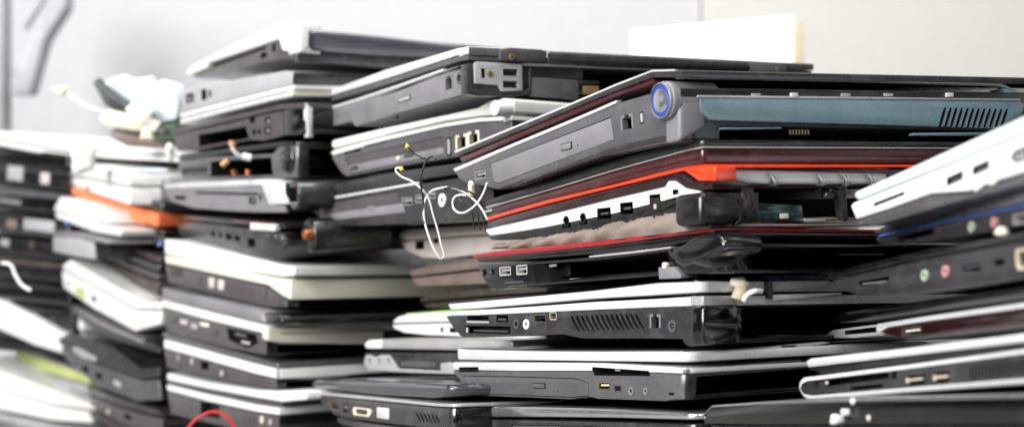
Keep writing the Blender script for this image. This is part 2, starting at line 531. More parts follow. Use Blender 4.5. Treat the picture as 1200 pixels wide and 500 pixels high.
TZ = 0.70
tag(slab('table', (-1.6, 0.35, TZ - 0.03), (1.8, 2.4, TZ), 'table', bev=0.003), 'grey worktop under all the laptop stacks', 'table', kind='structure')
tag(slab('wall', (-4, 3.0, -0.5), (0.43, 3.1, 4), 'wall_cool'), 'pale cool grey wall panel behind the stacks', 'wall', kind='structure')
tag(slab('wall', (0.433, 2.985, -0.5), (4, 3.1, 4), 'wall_warm'), 'warm off-white wall at the right behind the stacks', 'wall', kind='structure')

# pale upright and brace far behind at the left
def world_poly(name, m, poly, D, th, parent=None, bev=0.001, axis=Vector((0, 1, 0)), dslope=0.0):
    bm = bmesh.new()
    p0 = [PT(x, y, D + dslope * (x - poly[0][0])) for x, y in poly]
    prism_into(bm, p0, [p + axis * th for p in p0])
    bmesh.ops.recalc_face_normals(bm, faces=bm.faces)
    bevel_sharp(bm, bev)
    return link_mesh(name, bm, m, parent)

def empty(name, loc):
    o = bpy.data.objects.new(name, None); COL.objects.link(o); o.location = loc
    o.empty_display_size = 0.02
    return o
def under(parent, o):
    """Parent without moving: the empty only has a location."""
    o.parent = parent
    o.matrix_parent_inverse = Matrix.Translation(-parent.location)
    return o
st = empty('shelf_bracket', PT(20, 100, 2.6))
tag(st, 'pale grey bracket with a diagonal brace on the wall at the far left', 'bracket')
under(st, world_poly('brace', 'wall_bar', [(28, 45), (62, -12), (78, -12), (76, 8), (52, 45), (42, 80), (34, 110), (12, 110), (14, 84)], 2.6, 0.05))
under(st, world_poly('upright', 'light_grey', [(-14, -30), (3, -30), (3, 170), (-14, 170)], 2.62, 0.05))
under(st, world_poly('web', 'wall_bar', [(27, -12), (60, -12), (28, 34)], 2.66, 0.02))

bd = world_poly('display_board', 'board_white', [(740, 36), (930, 18), (927, 330), (740, 330)], 1.75, 0.006, dslope=-0.0006)
tag(bd, 'plain white board standing upright behind the middle stack', 'board')
bx = world_poly('board_shadow', 'tan_plastic', [(925, 25), (943, 24), (940, 330), (925, 330)], 1.9, 0.1)  # tan strip put in for the shadow beside the white board
tag(bx, 'pale tan strip standing in for shadow just right of the white board', 'box')

# ================================================================== MIDDLE-RIGHT STACK (sharp, in focus)
# --- blue button laptop on top
l = Lap('grey laptop topping the sharp stack, round blue-ringed button on its hinge', 0.75, (797, 168), (560, 217), (1190, 163), La=0.25, Lb=0.37)
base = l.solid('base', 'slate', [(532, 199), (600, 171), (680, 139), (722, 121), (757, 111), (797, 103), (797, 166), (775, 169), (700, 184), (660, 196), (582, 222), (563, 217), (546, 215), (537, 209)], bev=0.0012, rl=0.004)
l.solid('trim', 'silver', [(531, 197.5), (600, 168.5), (680, 135.5), (722, 117.5), (722, 121), (680, 139.5), (600, 172.5), (533, 201.5)], d0=-0.0006, d1=0.004, bev=0.0004)
l.solid('lid', 'charcoal', [(532, 178), (600, 150), (660, 125.5), (720, 100), (764, 83.5), (798, 82.5), (798, 91), (764, 91), (720, 107), (660, 132), (600, 157), (535, 184)], bev=0.0008, rl=0.006, label='dark grey lid with a silver highlight strip on its edge')
l.solid('screen_bezel', 'maroon', [(538, 185), (600, 158), (660, 133), (720, 108), (764, 92), (770, 97), (722, 113), (660, 140), (600, 165), (542, 191)], d0=0.002, bev=0.0006)
bay = l.panel(base, [(575, 192), (716, 137), (720, 163), (585, 215), (578, 214)], 'mid_grey')
l.eject(664, 171.6, 13, 9, bay, 'mid_grey', d=-0.0002)
l.disc(677, 170, 2.6, 'void', d=-0.0003, proud=0.0001, name='eject_hole', parent=bay)
l.usb(base, 563, 205, 13, 9, tongue='light_grey')
l.rj(base, 735, 143, 13, 17, rim='mid_grey')
l.slot(base, 752, 138, 5, 14, depth=0.005)
l.plate(752, 138, 3, 11, 'light_grey', d=0.001, name='card_slot_cover')
l.solid('lower_ledge', 'charcoal', [(600, 217), (660, 193), (720, 171), (770, 160), (797, 156), (797, 163), (770, 167), (720, 178), (660, 197), (600, 219)], d0=-0.001, d1=0.01, bev=0.0006)
h = l.barrel(777, 118, 23, 0.034, 'mid_grey', 'hinge', d_start=-0.004, bev=0.0012)
l.jack(None, 776, 118, 44, d=-0.004, ring='mid_grey', name='button_rim', hole=0.88, proud=0.0012, seg=40)
bt = l.disc(776, 118, 38, 'blue_led', d=-0.004, proud=0.0010, name='power_button_ring')
bt = l.disc(776, 118, 29, 'chrome', d=-0.004, proud=0.0014, name='power_button')
l.solid('hinge_housing', 'mid_grey', [(797, 112), (824, 108), (829, 125), (827, 150), (812, 159), (797, 166)], 'b', -0.003, 0.012, bev=0.0025, seg=3)
tb = l.solid('rear_panel', 'teal', [(820, 114), (1010, 116), (1196, 118), (1201, 122), (1198, 138), (1168, 151), (1100, 148.5), (950, 144), (833, 141), (822, 132)], 'b', -0.004, 0.004, bev=0.0008)
l.solid('rear_lip', 'silver_dull', [(818, 111.5), (1010, 113.5), (1196, 116), (1196, 118), (1010, 116), (818, 114)], 'b', -0.0045, 0.006, bev=0.0003)
l.vent(tb, 1101, 1180, 12, (126, 128), (151, 149), slant=-7, face='b', d=-0.004, fill=0.55)
l.solid('edge_highlight', 'silver', [(532, 177), (600, 149), (660, 124.5), (720, 99), (764, 82.2), (790, 81.6), (790, 83.4), (764, 84.2), (720, 101.4), (660, 127), (600, 151.5), (533, 179.5)], d0=-0.0005, d1=0.002, bev=0.0003)  # thin silver strip draws the highlight along the lid's top edge
l.solid('lid_rear_edge', 'silver_dull', [(799, 88.5), (1000, 92), (1172, 97), (1184, 102), (1184, 105), (1170, 100), (1000, 94.5), (799, 91)], 'b', -0.002, 0.004, bev=0.0004)  # rear highlight of the lid laid on as a dull silver strip
l.solid('rear_end_cap', 'teal', [(1176, 103), (1190, 105), (1198, 112), (1199, 119), (1182, 119)], 'b', -0.003, 0.01, bev=0.001)
for x in (885, 990, 1040):
    l.plate(x, 111.5, 11, 3.5, 'silver_dull', 'b', -0.003, 0.001, 0.004, 'clip')
for x in (930, 1112):
    l.plate(x, 111.5, 8, 5, 'pink_silver', 'b', -0.004, 0.0012, 0.004, 'screw_post')
for k in range(7):
    l.plate(926 + k * 3.5, 155, 1.6, 6, 'brass', 'b', -0.001, 0.0005, 0.001, 'battery_contact')
l.plate(880, 150.5, 70, 2, 'teal', 'b', -0.003, 0.001, 0.003, 'battery_rail')
l.plate(1125, 157, 110, 3, 'teal', 'b', -0.003, 0.001, 0.003, 'battery_rail')
l.cutpx(base, [(842, 147.5), (1100, 152), (1180, 154), (1180, 163), (842, 163)], 'b', 0.06)
l.done()

# --- slim black and dark red laptop
l = Lap('slim black laptop with a dark red side, directly under the blue-button one', 0.75, (822, 194), (586, 249), (1100, 193), La=0.25, Lb=0.36)
l.solid('lid', 'black', [(566, 236), (640, 212), (720, 187), (800, 166), (824, 164), (824, 171), (804, 175), (720, 198), (640, 222), (570, 243)], bev=0.001, rc=0.004, rl=0.005)
l.solid('trim', 'silver_dull', [(568, 243), (640, 222.5), (720, 198.5), (804, 175.5), (824, 171.5), (824, 173), (804, 177), (720, 200), (640, 224), (570, 244.5)], d0=-0.0005, bev=0.0003)
b_ = l.solid('base', 'maroon', [(572, 245), (640, 225), (720, 201), (804, 178), (824, 174), (824, 192), (801, 196), (720, 214), (640, 236), (588, 250), (575, 250)], d0=0.001, bev=0.001, rc=0.003)
for x in range(860, 1100, 46):
    l.plate(x, 175.5, 38, 3.2, 'black', 'b', 0.0, 0.001, 0.002, 'rubber_strip')
l.plate(578, 241, 14, 3, 'silver_dull', d=0.0, name='card_slot_cover')
l.plate(572, 247, 10, 3, 'light_grey', d=0.001, name='latch')
l.done()

# --- orange trimmed laptop
l = Lap('black laptop with bright orange trim and a white side full of port holes', 0.75, (832, 263), (582, 281), (1010, 258), La=0.25, Lb=0.36)
l.solid('lid', 'dark_maroon', [(571, 259), (640, 240), (720, 220.5), (797, 200.5), (803, 202), (818, 212.5), (834, 198), (834, 222), (822, 224), (803, 220), (791, 211.5), (783, 211.5), (779, 218.5), (720, 232), (640, 252), (570, 267)], bev=0.0009)
l.solid('orange_trim', 'orange', [(570, 254), (640, 234.5), (720, 215.5), (799, 195.5), (826, 192.5), (838, 193), (838, 196.5), (803, 199.5), (720, 219.5), (640, 239), (571, 258.5)], d0=-0.0012, bev=0.0008)
l.solid('orange_corner', 'orange', [(797, 198), (826, 195), (838, 195), (838, 212), (818, 212), (803, 201)], d0=-0.0018, d1=0.014, bev=0.0012, seg=3)
w = l.solid('port_plate', 'white', [(568, 269), (640, 252.5), (720, 232.5), (779, 219), (783, 212), (791, 212), (803, 220.5), (820, 224), (820, 228), (792, 231), (778, 235), (720, 250), (640, 266), (600, 272.5), (574, 276)], d0=-0.0002, d1=0.003, bev=0.0006)
bb = l.solid('base', 'black', [(572, 277), (600, 273.5), (720, 251), (778, 236), (820, 228.5), (832, 226), (832, 262), (800, 264), (720, 267), (640, 277), (585, 281.5), (576, 281)], bev=0.0012, rc=0.01)
for (x, y, ww, hh) in ((664, 259, 10, 13), (683.6, 255.6, 9, 13)):
    l.jack(w, x, y, hh, ring='black', name='audio_jack', hole=0.7)
    l.slot(bb, x, y + 3, ww, 9, depth=0.012)
for (x, y, ww, hh) in ((708, 249, 16, 11), (734.5, 243, 15, 12), (768, 237, 13, 19), (792, 225, 7, 6)):
    l.slot(w, x, y, ww, hh, depth=0.012)
    if x < 760: l.slot(bb, x, y + 2, ww, hh, depth=0.012)
    l.plate(x + 1, y + 1, ww * .55, hh * .28, 'jack_dark', d=0.003, name='usb_port')
l.plate(768, 239, 11, 15, 'void', d=0.0001, proud=0.0004, name='network_port')
l.plate(768, 242, 3, 6, 'tan_plastic', d=-0.0003, name='contact_pin')
l.solid('hinge_cover', 'black', [(822, 225), (846, 224), (866, 232), (872, 246), (866, 258), (852, 265), (822, 263)], 'b', -0.006, 0.02, bev=0.004, seg=3)
l.solid('hinge_cover', 'dark_maroon', [(866, 234), (873, 232), (876, 248), (869, 262), (858, 265), (866, 256)], 'b', -0.003, 0.01, bev=0.001)
l.solid('rear_bracket', 'charcoal', [(870, 217), (884, 217), (884, 250), (876, 257), (871, 240)], 'b', -0.003, 0.012, bev=0.0012)
l.solid('hinge_bar', 'white', [(842, 198), (900, 199), (1040, 203), (1040, 216), (900, 215.5), (878, 214), (850, 206)], 'b', -0.005, 0.008, bev=0.002, seg=3)
l.solid('orange_rear_trim', 'orange', [(838, 193), (940, 192.5), (1040, 196), (1040, 198.5), (940, 196), (838, 197)], 'b', -0.004, 0.003, bev=0.0004)
for x in (907, 963, 992, 1022):
    l.solid('spring_clip', 'chrome', [(x - 7, 203), (x - 1, 204), (x + 4, 208), (x + 6, 217), (x + 1, 218), (x - 2, 209)], 'b', -0.008, -0.003, bev=0.0005)
l.solid('screen_glass', 'teal_glass', [(886, 238), (940, 240), (942, 258.5), (886, 259)], 'b', 0.003, 0.006, bev=0.0005)
l.plate(919, 253, 9, 6, 'ivory', 'b', 0.001, 0.0006, 0.001, 'sticker')
l.solid('metal_strip', 'silver_dull', [(943, 256), (968, 256), (968, 260), (943, 260)], 'b', -0.001, 0.004, bev=0.0005)
l.solid('inner_frame', 'charcoal', [(984, 229), (992, 229), (995, 258), (988, 258)], 'b', -0.002, 0.004, bev=0.0006)
l.cutpx(bb, [(887, 220), (1000, 220), (1108, 222), (1108, 256), (887, 257.5)], 'b', 0.042)
l.done()
bm = bmesh.new()
g = [[None] * 6 for _ in range(14)]
for i in range(14):
    for j in range(6):
        p = PT(951 + i * 3.2, 218 + j * 2.1 + (4 if i in (3, 4, 9) else 0) * (1 if j > 3 else 0.3), 0.80)
        p += Vector((0, random.uniform(-0.006, 0.002), random.uniform(-0.0008, 0.0008)))
        g[i][j] = bm.verts.new(p)
for i in range(13):
    for j in range(5):
        if (i < 3 and j > 2) or (i in (6, 7) and j == 4): continue
        bm.faces.new((g[i][j], g[i + 1][j], g[i + 1][j + 1], g[i][j + 1]))
bmesh.ops.solidify(bm, geom=bm.faces[:], thickness=0.0006)
tag(link_mesh('foil_scrap', bm, 'foil', angle=20), 'crumpled silver foil scrap hanging below the metal hinge bar', 'foil')

# --- crumpled foam sheet lying on the red laptop
fo = Lap('crumpled taupe foam sheet squeezed above the red-lidded laptop', 0.75, (832, 268), (582, 292), (1010, 262), La=0.25, name='foam_sheet', cat='foam sheet', group=None)
top = [(578, 286), (584, 284.5), (592, 286), (600, 283), (625, 278.5), (640, 276.5), (660, 273), (690, 268), (720, 260.5), (748, 256), (778, 249.5), (806, 250.5), (820, 256), (833, 261)]
bot = [(833, 267.5), (806, 271), (774, 274.5), (710, 281.5), (640, 288), (600, 292), (584, 291.5)]
bm = bmesh.new()
nx = 34
tp = [fo.pa(x, y) for x, y in top]; bp_ = [fo.pa(x, y) for x, y in bot][::-1]
def interp(pl, u):
    pl = sorted(pl)
    if u <= pl[0][0]: return pl[0][1]
    for (a, b), (c, d) in zip(pl, pl[1:]):
        if a <= u <= c: return b + (d - b) * (u - a) / max(1e-9, c - a)
    return pl[-1][1]
u0 = min(u for u, v in tp); u1 = max(u for u, v in tp)
NU, NW, NV = 90, 26, 5
V = {}
for i in range(NU + 1):
    u = u0 + (u1 - u0) * i / NU
    zt, zb = interp(tp, u), interp(bp_, u)
    for k in range(NV + 1):
        z = zb + (zt - zb) * k / NV
        bulge = 0.0025 * math.sin(math.pi * k / NV)
        wob = 0.0012 * math.sin(u * 190 + k) + random.uniform(-0.0006, 0.0006)
        V[(i, k)] = bm.verts.new(Vector((-bulge + wob, u, z + (random.uniform(-.0004, .0004) if 0 < k else 0))))
for i in range(NU):
    for k in range(NV):
        bm.faces.new((V[(i, k)], V[(i + 1, k)], V[(i + 1, k + 1)], V[(i, k + 1)]))
prev = [V[(i, NV)] for i in range(NU + 1)]
for w_ in range(1, 12):
    cur = []
    for i in range(NU + 1):
        c = prev[i].co.copy()
        zb = interp(bp_, c.y)
        c.x = w_ * 0.012; c.z = zb + (c.z - zb) * 0.94 + random.uniform(-0.0006, 0.0006) * (1 if c.z - zb > 0.002 else 0)
        cur.append(bm.verts.new(c))
    for i in range(NU):
        bm.faces.new((prev[i], prev[i + 1], cur[i + 1], cur[i]))
    prev = cur
o = link_mesh('foam_body', bm, 'foam', fo.root, angle=180)
fo.solid('foam_flap', 'foam', [(834, 262), (900, 262), (960, 262.5), (1010, 262), (1010, 264), (960, 265), (900, 265), (834, 266)], 'b', -0.002, 0.02, bev=0.0006)

# --- red lidded laptop
l = Lap('glossy black laptop with a shiny red lid and an empty drive bay', 0.75, (838, 320), (575, 339), (1010, 318), La=0.25, Lb=0.36)
l.solid('lid', 'gloss_black', [(556, 302.5), (640, 294), (710, 286.5), (774, 278), (820, 272.5), (838, 271), (838, 279), (774, 288), (710, 296.5), (640, 302), (600, 305.5), (562, 307.5)], bev=0.001, rc=0.008)
l.solid('red_cover', 'red_gloss', [(551, 299), (577, 294.5), (640, 288), (710, 280.5), (774, 273), (820, 268), (838, 266.5), (838, 271), (820, 273), (774, 278.5), (710, 287), (640, 294.5), (556, 303)], bev=0.0014, rc=0.008, seg=3)
l.solid('red_rear_edge', 'red_gloss', [(838, 267), (900, 266.5), (1020, 262), (1020, 264.5), (900, 269.5), (838, 270.5)], 'b', -0.002, 0.003, bev=0.0004)
b_ = l.solid('base', 'gloss_black', [(559, 310), (627, 306.5), (710, 299.5), (786, 290), (838, 285), (838, 320), (790, 322), (700, 329), (630, 335), (575, 339), (566, 326)], bev=0.001)
l.cutpx(b_, [(637, 309), (640, 308.5), (712, 303), (782, 294), (785, 311), (770, 317), (700, 323), (643, 330)], 'a', 0.075)
l.usb(b_, 592, 317.5, 13, 10, rim='silver', tongue='silver_dull')
l.usb(b_, 611.6, 316, 12.5, 11, rim='silver', tongue='silver_dull')
l.jack(None, 567, 319, 9, ring='gloss_black', name='emblem'); l.jack(None, 577, 318, 8, ring='gloss_black', name='emblem')
l.plate(603, 330.6, 22, 2, 'jack_dark', name='marking')
l.plate(607, 335, 22, 1.6, 'jack_dark', name='marking')
l.solid('inner_rail', 'silver_dull', [(690, 299.5), (740, 294), (786, 288.5), (786, 291), (740, 297), (690, 302)], d0=-0.001, d1=0.01, bev=0.0004)
for k in range(6):
    x = 667 + k * 18
    l.solid('inner_rail', 'silver', [(x, 326.5 - k * 1.55), (x + 15, 325.2 - k * 1.55), (x + 15, 327.3 - k * 1.55), (x, 328.8 - k * 1.55)], d0=0.0006, d1=0.02, bev=0.0002)
l.plate(663, 315, 11, 17, 'black', d=0.012, name='drive_connector')
l.plate(645, 318, 5, 16, 'charcoal', d=0.006, name='drive_connector')
l.plate(648, 311, 8, 3, 'mid_grey', d=0.0, name='drive_connector')
l.solid('mount_tab', 'mid_grey', [(771, 313), (790, 312), (798, 322), (798, 326), (772, 327)], d0=-0.003, d1=0.01, bev=0.0006)
l.disc(779.5, 311, 8, 'ivory', d=-0.002, name='screw')
l.solid('hinge_cover', 'gloss_black', [(786, 291), (800, 286), (812, 277.5), (824, 273.5), (836, 273), (845, 277), (851, 287), (846, 295), (832, 302), (812, 309), (799, 312), (789, 308)], d0=-0.010, d1=0.02, bev=0.0035, seg=4, label='rounded glossy black hinge cover')
l.solid('hinge_cover', 'charcoal', [(846, 274), (864, 275), (875, 288), (875, 292), (852, 291)], 'b', -0.008, 0.012, bev=0.001)
l.solid('hinge_foot', 'black', [(828, 303), (846, 298), (866, 303), (864, 311), (838, 313)], 'b', -0.006, 0.01, bev=0.002)
l.plate(1010, 298, 50, 1.2, 'charcoal', 'b', 0.0, 0.0005, 0.001, 'seam')
l.plate(940, 288, 160, 1.2, 'charcoal', 'b', 0.0, 0.0005, 0.001, 'seam')
l.cutpx(b_, [(880, 290), (1100, 288), (1100, 312), (880, 315)], 'b', 0.06)
l.done()

# --- silver-edged laptop with a curved vent
l = Lap('laptop with white-silver edges and a row of curved black vents', 0.75, (824, 404), (545, 394), (985, 398), La=0.25, Lb=0.35)
l.solid('lid', 'silver', [(521, 356.5), (560, 353), (620, 347.5), (695, 340.5), (770, 331.5), (822, 329.5), (822, 342), (766, 345.5), (695, 349.5), (620, 356), (560, 361), (524, 363)], bev=0.0008, rc=0.006, rl=0.006)
l.solid('lid_top', 'gloss_black', [(526, 355), (620, 346), (695, 339), (770, 330), (818, 328), (818, 330), (770, 332), (695, 341), (620, 348), (526, 357)], d0=0.003, d1=0.345, bev=0.0004, rc=0.004)
l.solid('trim', 'silver', [(522, 365), (560, 363), (620, 359), (695, 353.5), (766, 350), (824, 346.5), (824, 358), (766, 360), (695, 363), (620, 366.5), (560, 369), (523, 370)], bev=0.0008, rc=0.006, rl=0.006)
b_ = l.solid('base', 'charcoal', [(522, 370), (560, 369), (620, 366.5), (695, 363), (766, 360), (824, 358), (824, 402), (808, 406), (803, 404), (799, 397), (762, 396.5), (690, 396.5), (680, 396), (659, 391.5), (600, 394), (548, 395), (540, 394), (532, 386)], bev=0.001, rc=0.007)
l.solid('rear_trim', 'silver_dull', [(824, 346.5), (864, 347), (864, 357), (824, 358)], 'b', -0.0008, 0.01, bev=0.0006)
l.solid('rear_corner', 'gloss_black', [(824, 359), (866, 357.5), (866, 402), (824, 404)], 'b', -0.001, 0.01, bev=0.002)
l.slot(b_, 560, 372.5, 25, 5.5); l.plate(560, 377, 26, 2.6, 'silver_dull', name='card_tray')
l.slot(b_, 588.5, 373, 14, 8); l.plate(588.5, 374, 10, 3, 'jack_dark', d=0.002, name='video_port')
l.slot(b_, 571.5, 386, 52, 9); l.plate(547.5, 386.5, 1.6, 6, 'silver', d=0.0008, name='card_slot_pin'); l.plate(575, 387.5, 40, 2, 'jack_dark', d=0.003, name='card_slot')
l.jack(b_, 605.4, 379.6, 12, ring='jack_dark')
l.jack(b_, 617, 379.6, 12, ring='jack_white')
l.usb(b_, 633, 373, 14, 9, rim='brass')
l.usb(b_, 648.3, 370, 8, 9, rim='tan_plastic', name='firewire_port')
l.vent(b_, 671, 752, 14, (370, 367), (388, 385), slant=5, curve=4, fill=0.55)
l.rj(b_, 768, 376, 11, 16, rim='mid_grey')
l.jack(b_, 788, 382, 15, ring='jack_dark', name='power_jack', hole=0.45); l.disc(788, 382, 4, 'chrome', d=0.002, name='power_pin')
l.solid('hinge_bar', 'light_grey', [(903, 329.5), (940, 328.5), (973, 328), (973, 337), (940, 338.5), (903, 340)], 'b', -0.003, 0.01, bev=0.001)
l.solid('hinge_bar_top', 'navy', [(898, 322), (930, 321), (972, 321), (973, 328), (903, 330)], 'b', 0.0, 0.02, bev=0.001)
l.solid('hinge_bar', 'silver', [(905, 345), (940, 344), (987, 342.5), (987, 345), (950, 348), (905, 352)], 'b', -0.003, 0.01, bev=0.001)
l.plate(901, 340, 4, 20, 'charcoal', 'b', -0.002, 0.002, 0.004, 'hinge_end')
l.cutpx(b_, [(868, 361), (1060, 355), (1060, 388), (868, 398)], 'b', 0.06)
l.done()
# sticker on the lid's top
zt = l.pa(600, 347.2)[1]
bm = bmesh.new()
q = [(0.020, l.pa(552, 353)[0]), (0.060, l.pa(552, 353)[0]), (0.062, l.pa(572, 353)[0]), (0.022, l.pa(572, 353)[0])]
def ztop(u):
    (ua, za), (ub, zb) = l.pa(526, 355), l.pa(620, 346)
    return za + (zb - za) * (u - ua) / (ub - ua) + 0.0006
prism_into(bm, [Vector((x, y, ztop(y))) for x, y in q], [Vector((x, y, ztop(y) + 0.0002)) for x, y in q])
link_mesh('sticker', bm, 'silver_dull', l.root)
tag(tube('cable_stub', [PT(872, 352, .76), PT(876, 345, .758), (PT(884, 341, .757)), PT(892, 341, .76)], 0.0016, 'wire_white'), 'short white cable stub curling out of the broken hinge', 'cable')
tg = empty('tape_roll', PT(866, 350, .765)); tag(tg, 'small bundle of beige tape at the broken hinge of the silver-edged laptop', 'tape')
under(tg, tube('tape_wrap', [PT(866, 330, .77), PT(869, 338, .765), PT(864, 352, .763)], 0.0042, 'tan_plastic'))
under(tg, tube('tape_end', [PT(858, 330, .767), PT(866, 332, .764), PT(874, 335, .766)], 0.0026, 'ivory'))

# --- white-edged grey laptop with optical drive
l = Lap('grey laptop with thick white lid edge and gold port, beneath the curved-vent laptop', 0.75, (804, 470), (562, 463), (970, 458), La=0.25, Lb=0.35)
l.solid('lid', 'silver', [(534, 408.5), (570, 409.5), (640, 411), (705, 411.5), (788, 411.5), (806, 413), (806, 424), (705, 422.8), (640, 422), (570, 421.5), (535, 421)], bev=0.0010, rc=0.008, rl=0.004)
l.solid('lid_top', 'charcoal', [(540, 407), (640, 409), (705, 409.5), (788, 409.5), (800, 411), (800, 413), (705, 412), (540, 410)], d0=0.003, d1=0.345, bev=0.0006, rc=0.006)
l.solid('trim', 'silver', [(529, 424), (600, 424), (705, 425), (786, 429.5), (804, 431.5), (804, 438), (786, 437), (705, 434.5), (600, 434.5), (529, 433)], bev=0.0010, rc=0.007, rl=0.004)
tr = l.parts[-1]
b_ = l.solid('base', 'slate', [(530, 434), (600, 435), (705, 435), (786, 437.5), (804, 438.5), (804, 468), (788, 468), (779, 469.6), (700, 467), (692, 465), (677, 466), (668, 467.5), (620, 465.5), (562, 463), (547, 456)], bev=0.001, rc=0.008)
l.slot(tr, 549, 432, 23, 5)
l.slot(b_, 549, 434, 23, 3)
l.cutpx(tr, [(694, 429.5), (760, 434), (762, 441), (694, 440)], 'a', 0.02)
l.cutpx(b_, [(694, 431), (760, 433), (762, 440.5), (696, 439.5)], 'a', 0.02)
l.plate(724, 432, 6, 5, 'silver_dull', d=0.004, name='latch')
bay = l.panel(b_, [(542, 439.5), (600, 440.5), (677, 443), (690, 448), (690, 464), (668, 465.5), (620, 463.5), (563, 461), (550, 455)], 'slate')
l.eject(632, 451.6, 15, 7, bay, 'slate', d=-0.0002)
l.disc(654, 458, 2.4, 'void', d=-0.0003, proud=0.0001, name='eject_hole', parent=bay)
l.usb(b_, 708, 452, 13, 9, rim='gold', tongue='ivory')
l.usb(b_, 724, 454.5, 8, 7, rim='mauve', name='firewire_port')
l.jack(b_, 740, 458, 10, ring='mid_grey'); l.jack(b_, 757, 458, 9, ring='mid_grey')
l.slot(b_, 787, 461, 6, 3, depth=0.004)
l.solid('lid_rear_edge', 'light_grey', [(806, 413.5), (880, 407), (965, 400), (975, 401), (930, 410), (880, 415.5), (806, 423)], 'b', -0.0006, 0.005, bev=0.0008)
l.solid('rear_trim', 'mid_grey', [(804, 432), (870, 426.5), (940, 420), (940, 423.5), (870, 431), (804, 437)], 'b', -0.0006, 0.005, bev=0.0006)
l.plate(856, 411.5, 18, 2.6, 'void', 'b', -0.0006, 0.0006, 0.001, 'hinge_slot')
l.plate(924, 405.4, 16, 2.4, 'void', 'b', -0.0006, 0.0006, 0.001, 'hinge_slot')
l.cutpx(b_, [(815, 441), (1020, 425), (1020, 448), (815, 463)], 'b', 0.06)
l.done()
# --- bottom of the stack
l = Lap('lowest dark laptop of the sharp stack, its glossy lid catching a white streak', 0.75, (817, 535), (560, 522), (960, 520), La=0.25, Lb=0.35)
l.solid('lid', 'chrome', [(549, 483), (556, 478), (572, 475.5), (640, 476), (720, 478), (800, 482), (817, 485), (817, 492), (720, 489.5), (640, 488.5), (551, 488)], bev=0.003, rc=0.012, seg=4, label='glossy lid with its white highlight put in as chrome')  # bright chrome puts the dark lid's white highlight into its material
l.solid('lid_top', 'gloss_black', [(558, 476.5), (640, 474.2), (720, 476), (800, 480), (812, 483), (812, 486), (720, 480), (640, 478), (558, 479)], d0=0.006, d1=0.345, bev=0.001, rc=0.006)
b_ = l.solid('base', 'charcoal', [(545, 491), (640, 492), (720, 494), (817, 497), (817, 534), (600, 526), (556, 520)], bev=0.0012, rc=0.01)
l.panel(b_, [(600, 497), (700, 499), (700, 520), (600, 516)], 'slate')
l.done()

# ================================================================== RIGHT STACK (near corner outside the frame)
def R5(label, C, L, D=0.5, La=0.225, Lb=0.30):
    return Lap(label, D, C, L, None, La=La, Lb=Lb)
l = R5('white netbook with a bluish pearl lid, topmost at the far right', (1330, 171), (1003, 257))
l.solid('lid', 'pearl', [(996, 230), (1003, 224), (1060, 199), (1200, 136), (1330, 76), (1330, 101), (1200, 157), (1060, 213), (1007, 234), (998, 234)], bev=0.0022, rl=0.010, seg=3)
b_ = l.solid('base', 'white', [(996.5, 241), (1000, 237), (1060, 214.5), (1200, 158.5), (1330, 103), (1330, 160), (1200, 202), (1170, 211), (1135, 224), (1090, 227), (1040, 245), (1003, 257)], bev=0.0010, seg=2)
l.solid('underside', 'slate', [(1005, 257), (1040, 246), (1090, 228), (1136, 226), (1200, 203.5), (1330, 161), (1330, 176), (1200, 217), (1110, 240), (1030, 263), (1012, 264)], d0=0.001, bev=0.0014, rl=0.008)
for (cx, cy, w, h) in ((1119, 209, 19, 10), (1149.5, 196.5, 19, 10)):
    u, v, hu, hv = l.rect('a', cx, cy, w, h)
    qq = [l.uv('a', cx - w / 2, cy + w * .22 - h / 2), l.uv('a', cx + w / 2, cy - w * .22 - h / 2), l.uv('a', cx + w / 2, cy - w * .22 + h / 2), l.uv('a', cx - w / 2, cy + w * .22 + h / 2)]
    l.cut(b_, qq, 'a', 0.011)
    bm = bmesh.new()
    cu = sum(a for a, b in qq) / 4; cv = sum(b for a, b in qq) / 4
    q2 = [(cu + (a - cu) * .7, cv + (b - cv) * .34) for a, b in qq]
    prism_into(bm, [Vector((0.0008, a, b)) for a, b in q2], [Vector((0.01, a, b)) for a, b in q2])
    l.part('usb_port', bm, 'jack_dark')
l.cutpx(b_, [(1024, 238), (1060, 224), (1060, 228), (1024, 242)], 'a', 0.01)
l.cutpx(b_, [(1184, 183), (1190, 176), (1240, 156), (1240, 172), (1196, 190), (1187, 190)], 'a', 0.004)
l.solid('vent_grille', 'light_grey', [(1186, 183), (1191, 178), (1240, 158), (1240, 170), (1196, 188), (1188, 188)], d0=0.0006, d1=0.0036, bev=0.0004)
vg = l.parts[-1]
for k in range(8):
    x = 1191 + k * 5; y = 182.5 - k * 2.0
    l.cutpx(vg, [(x, y - 4), (x + 2, y - 4.8), (x + 2, y + 3), (x, y + 4)], 'a', 0.003, 0.0006)
for x, y in ((1145, 221), (1163, 214)):
    l.disc(x, y, 7, 'white', d=-0.0006, name='foot')
l.done()

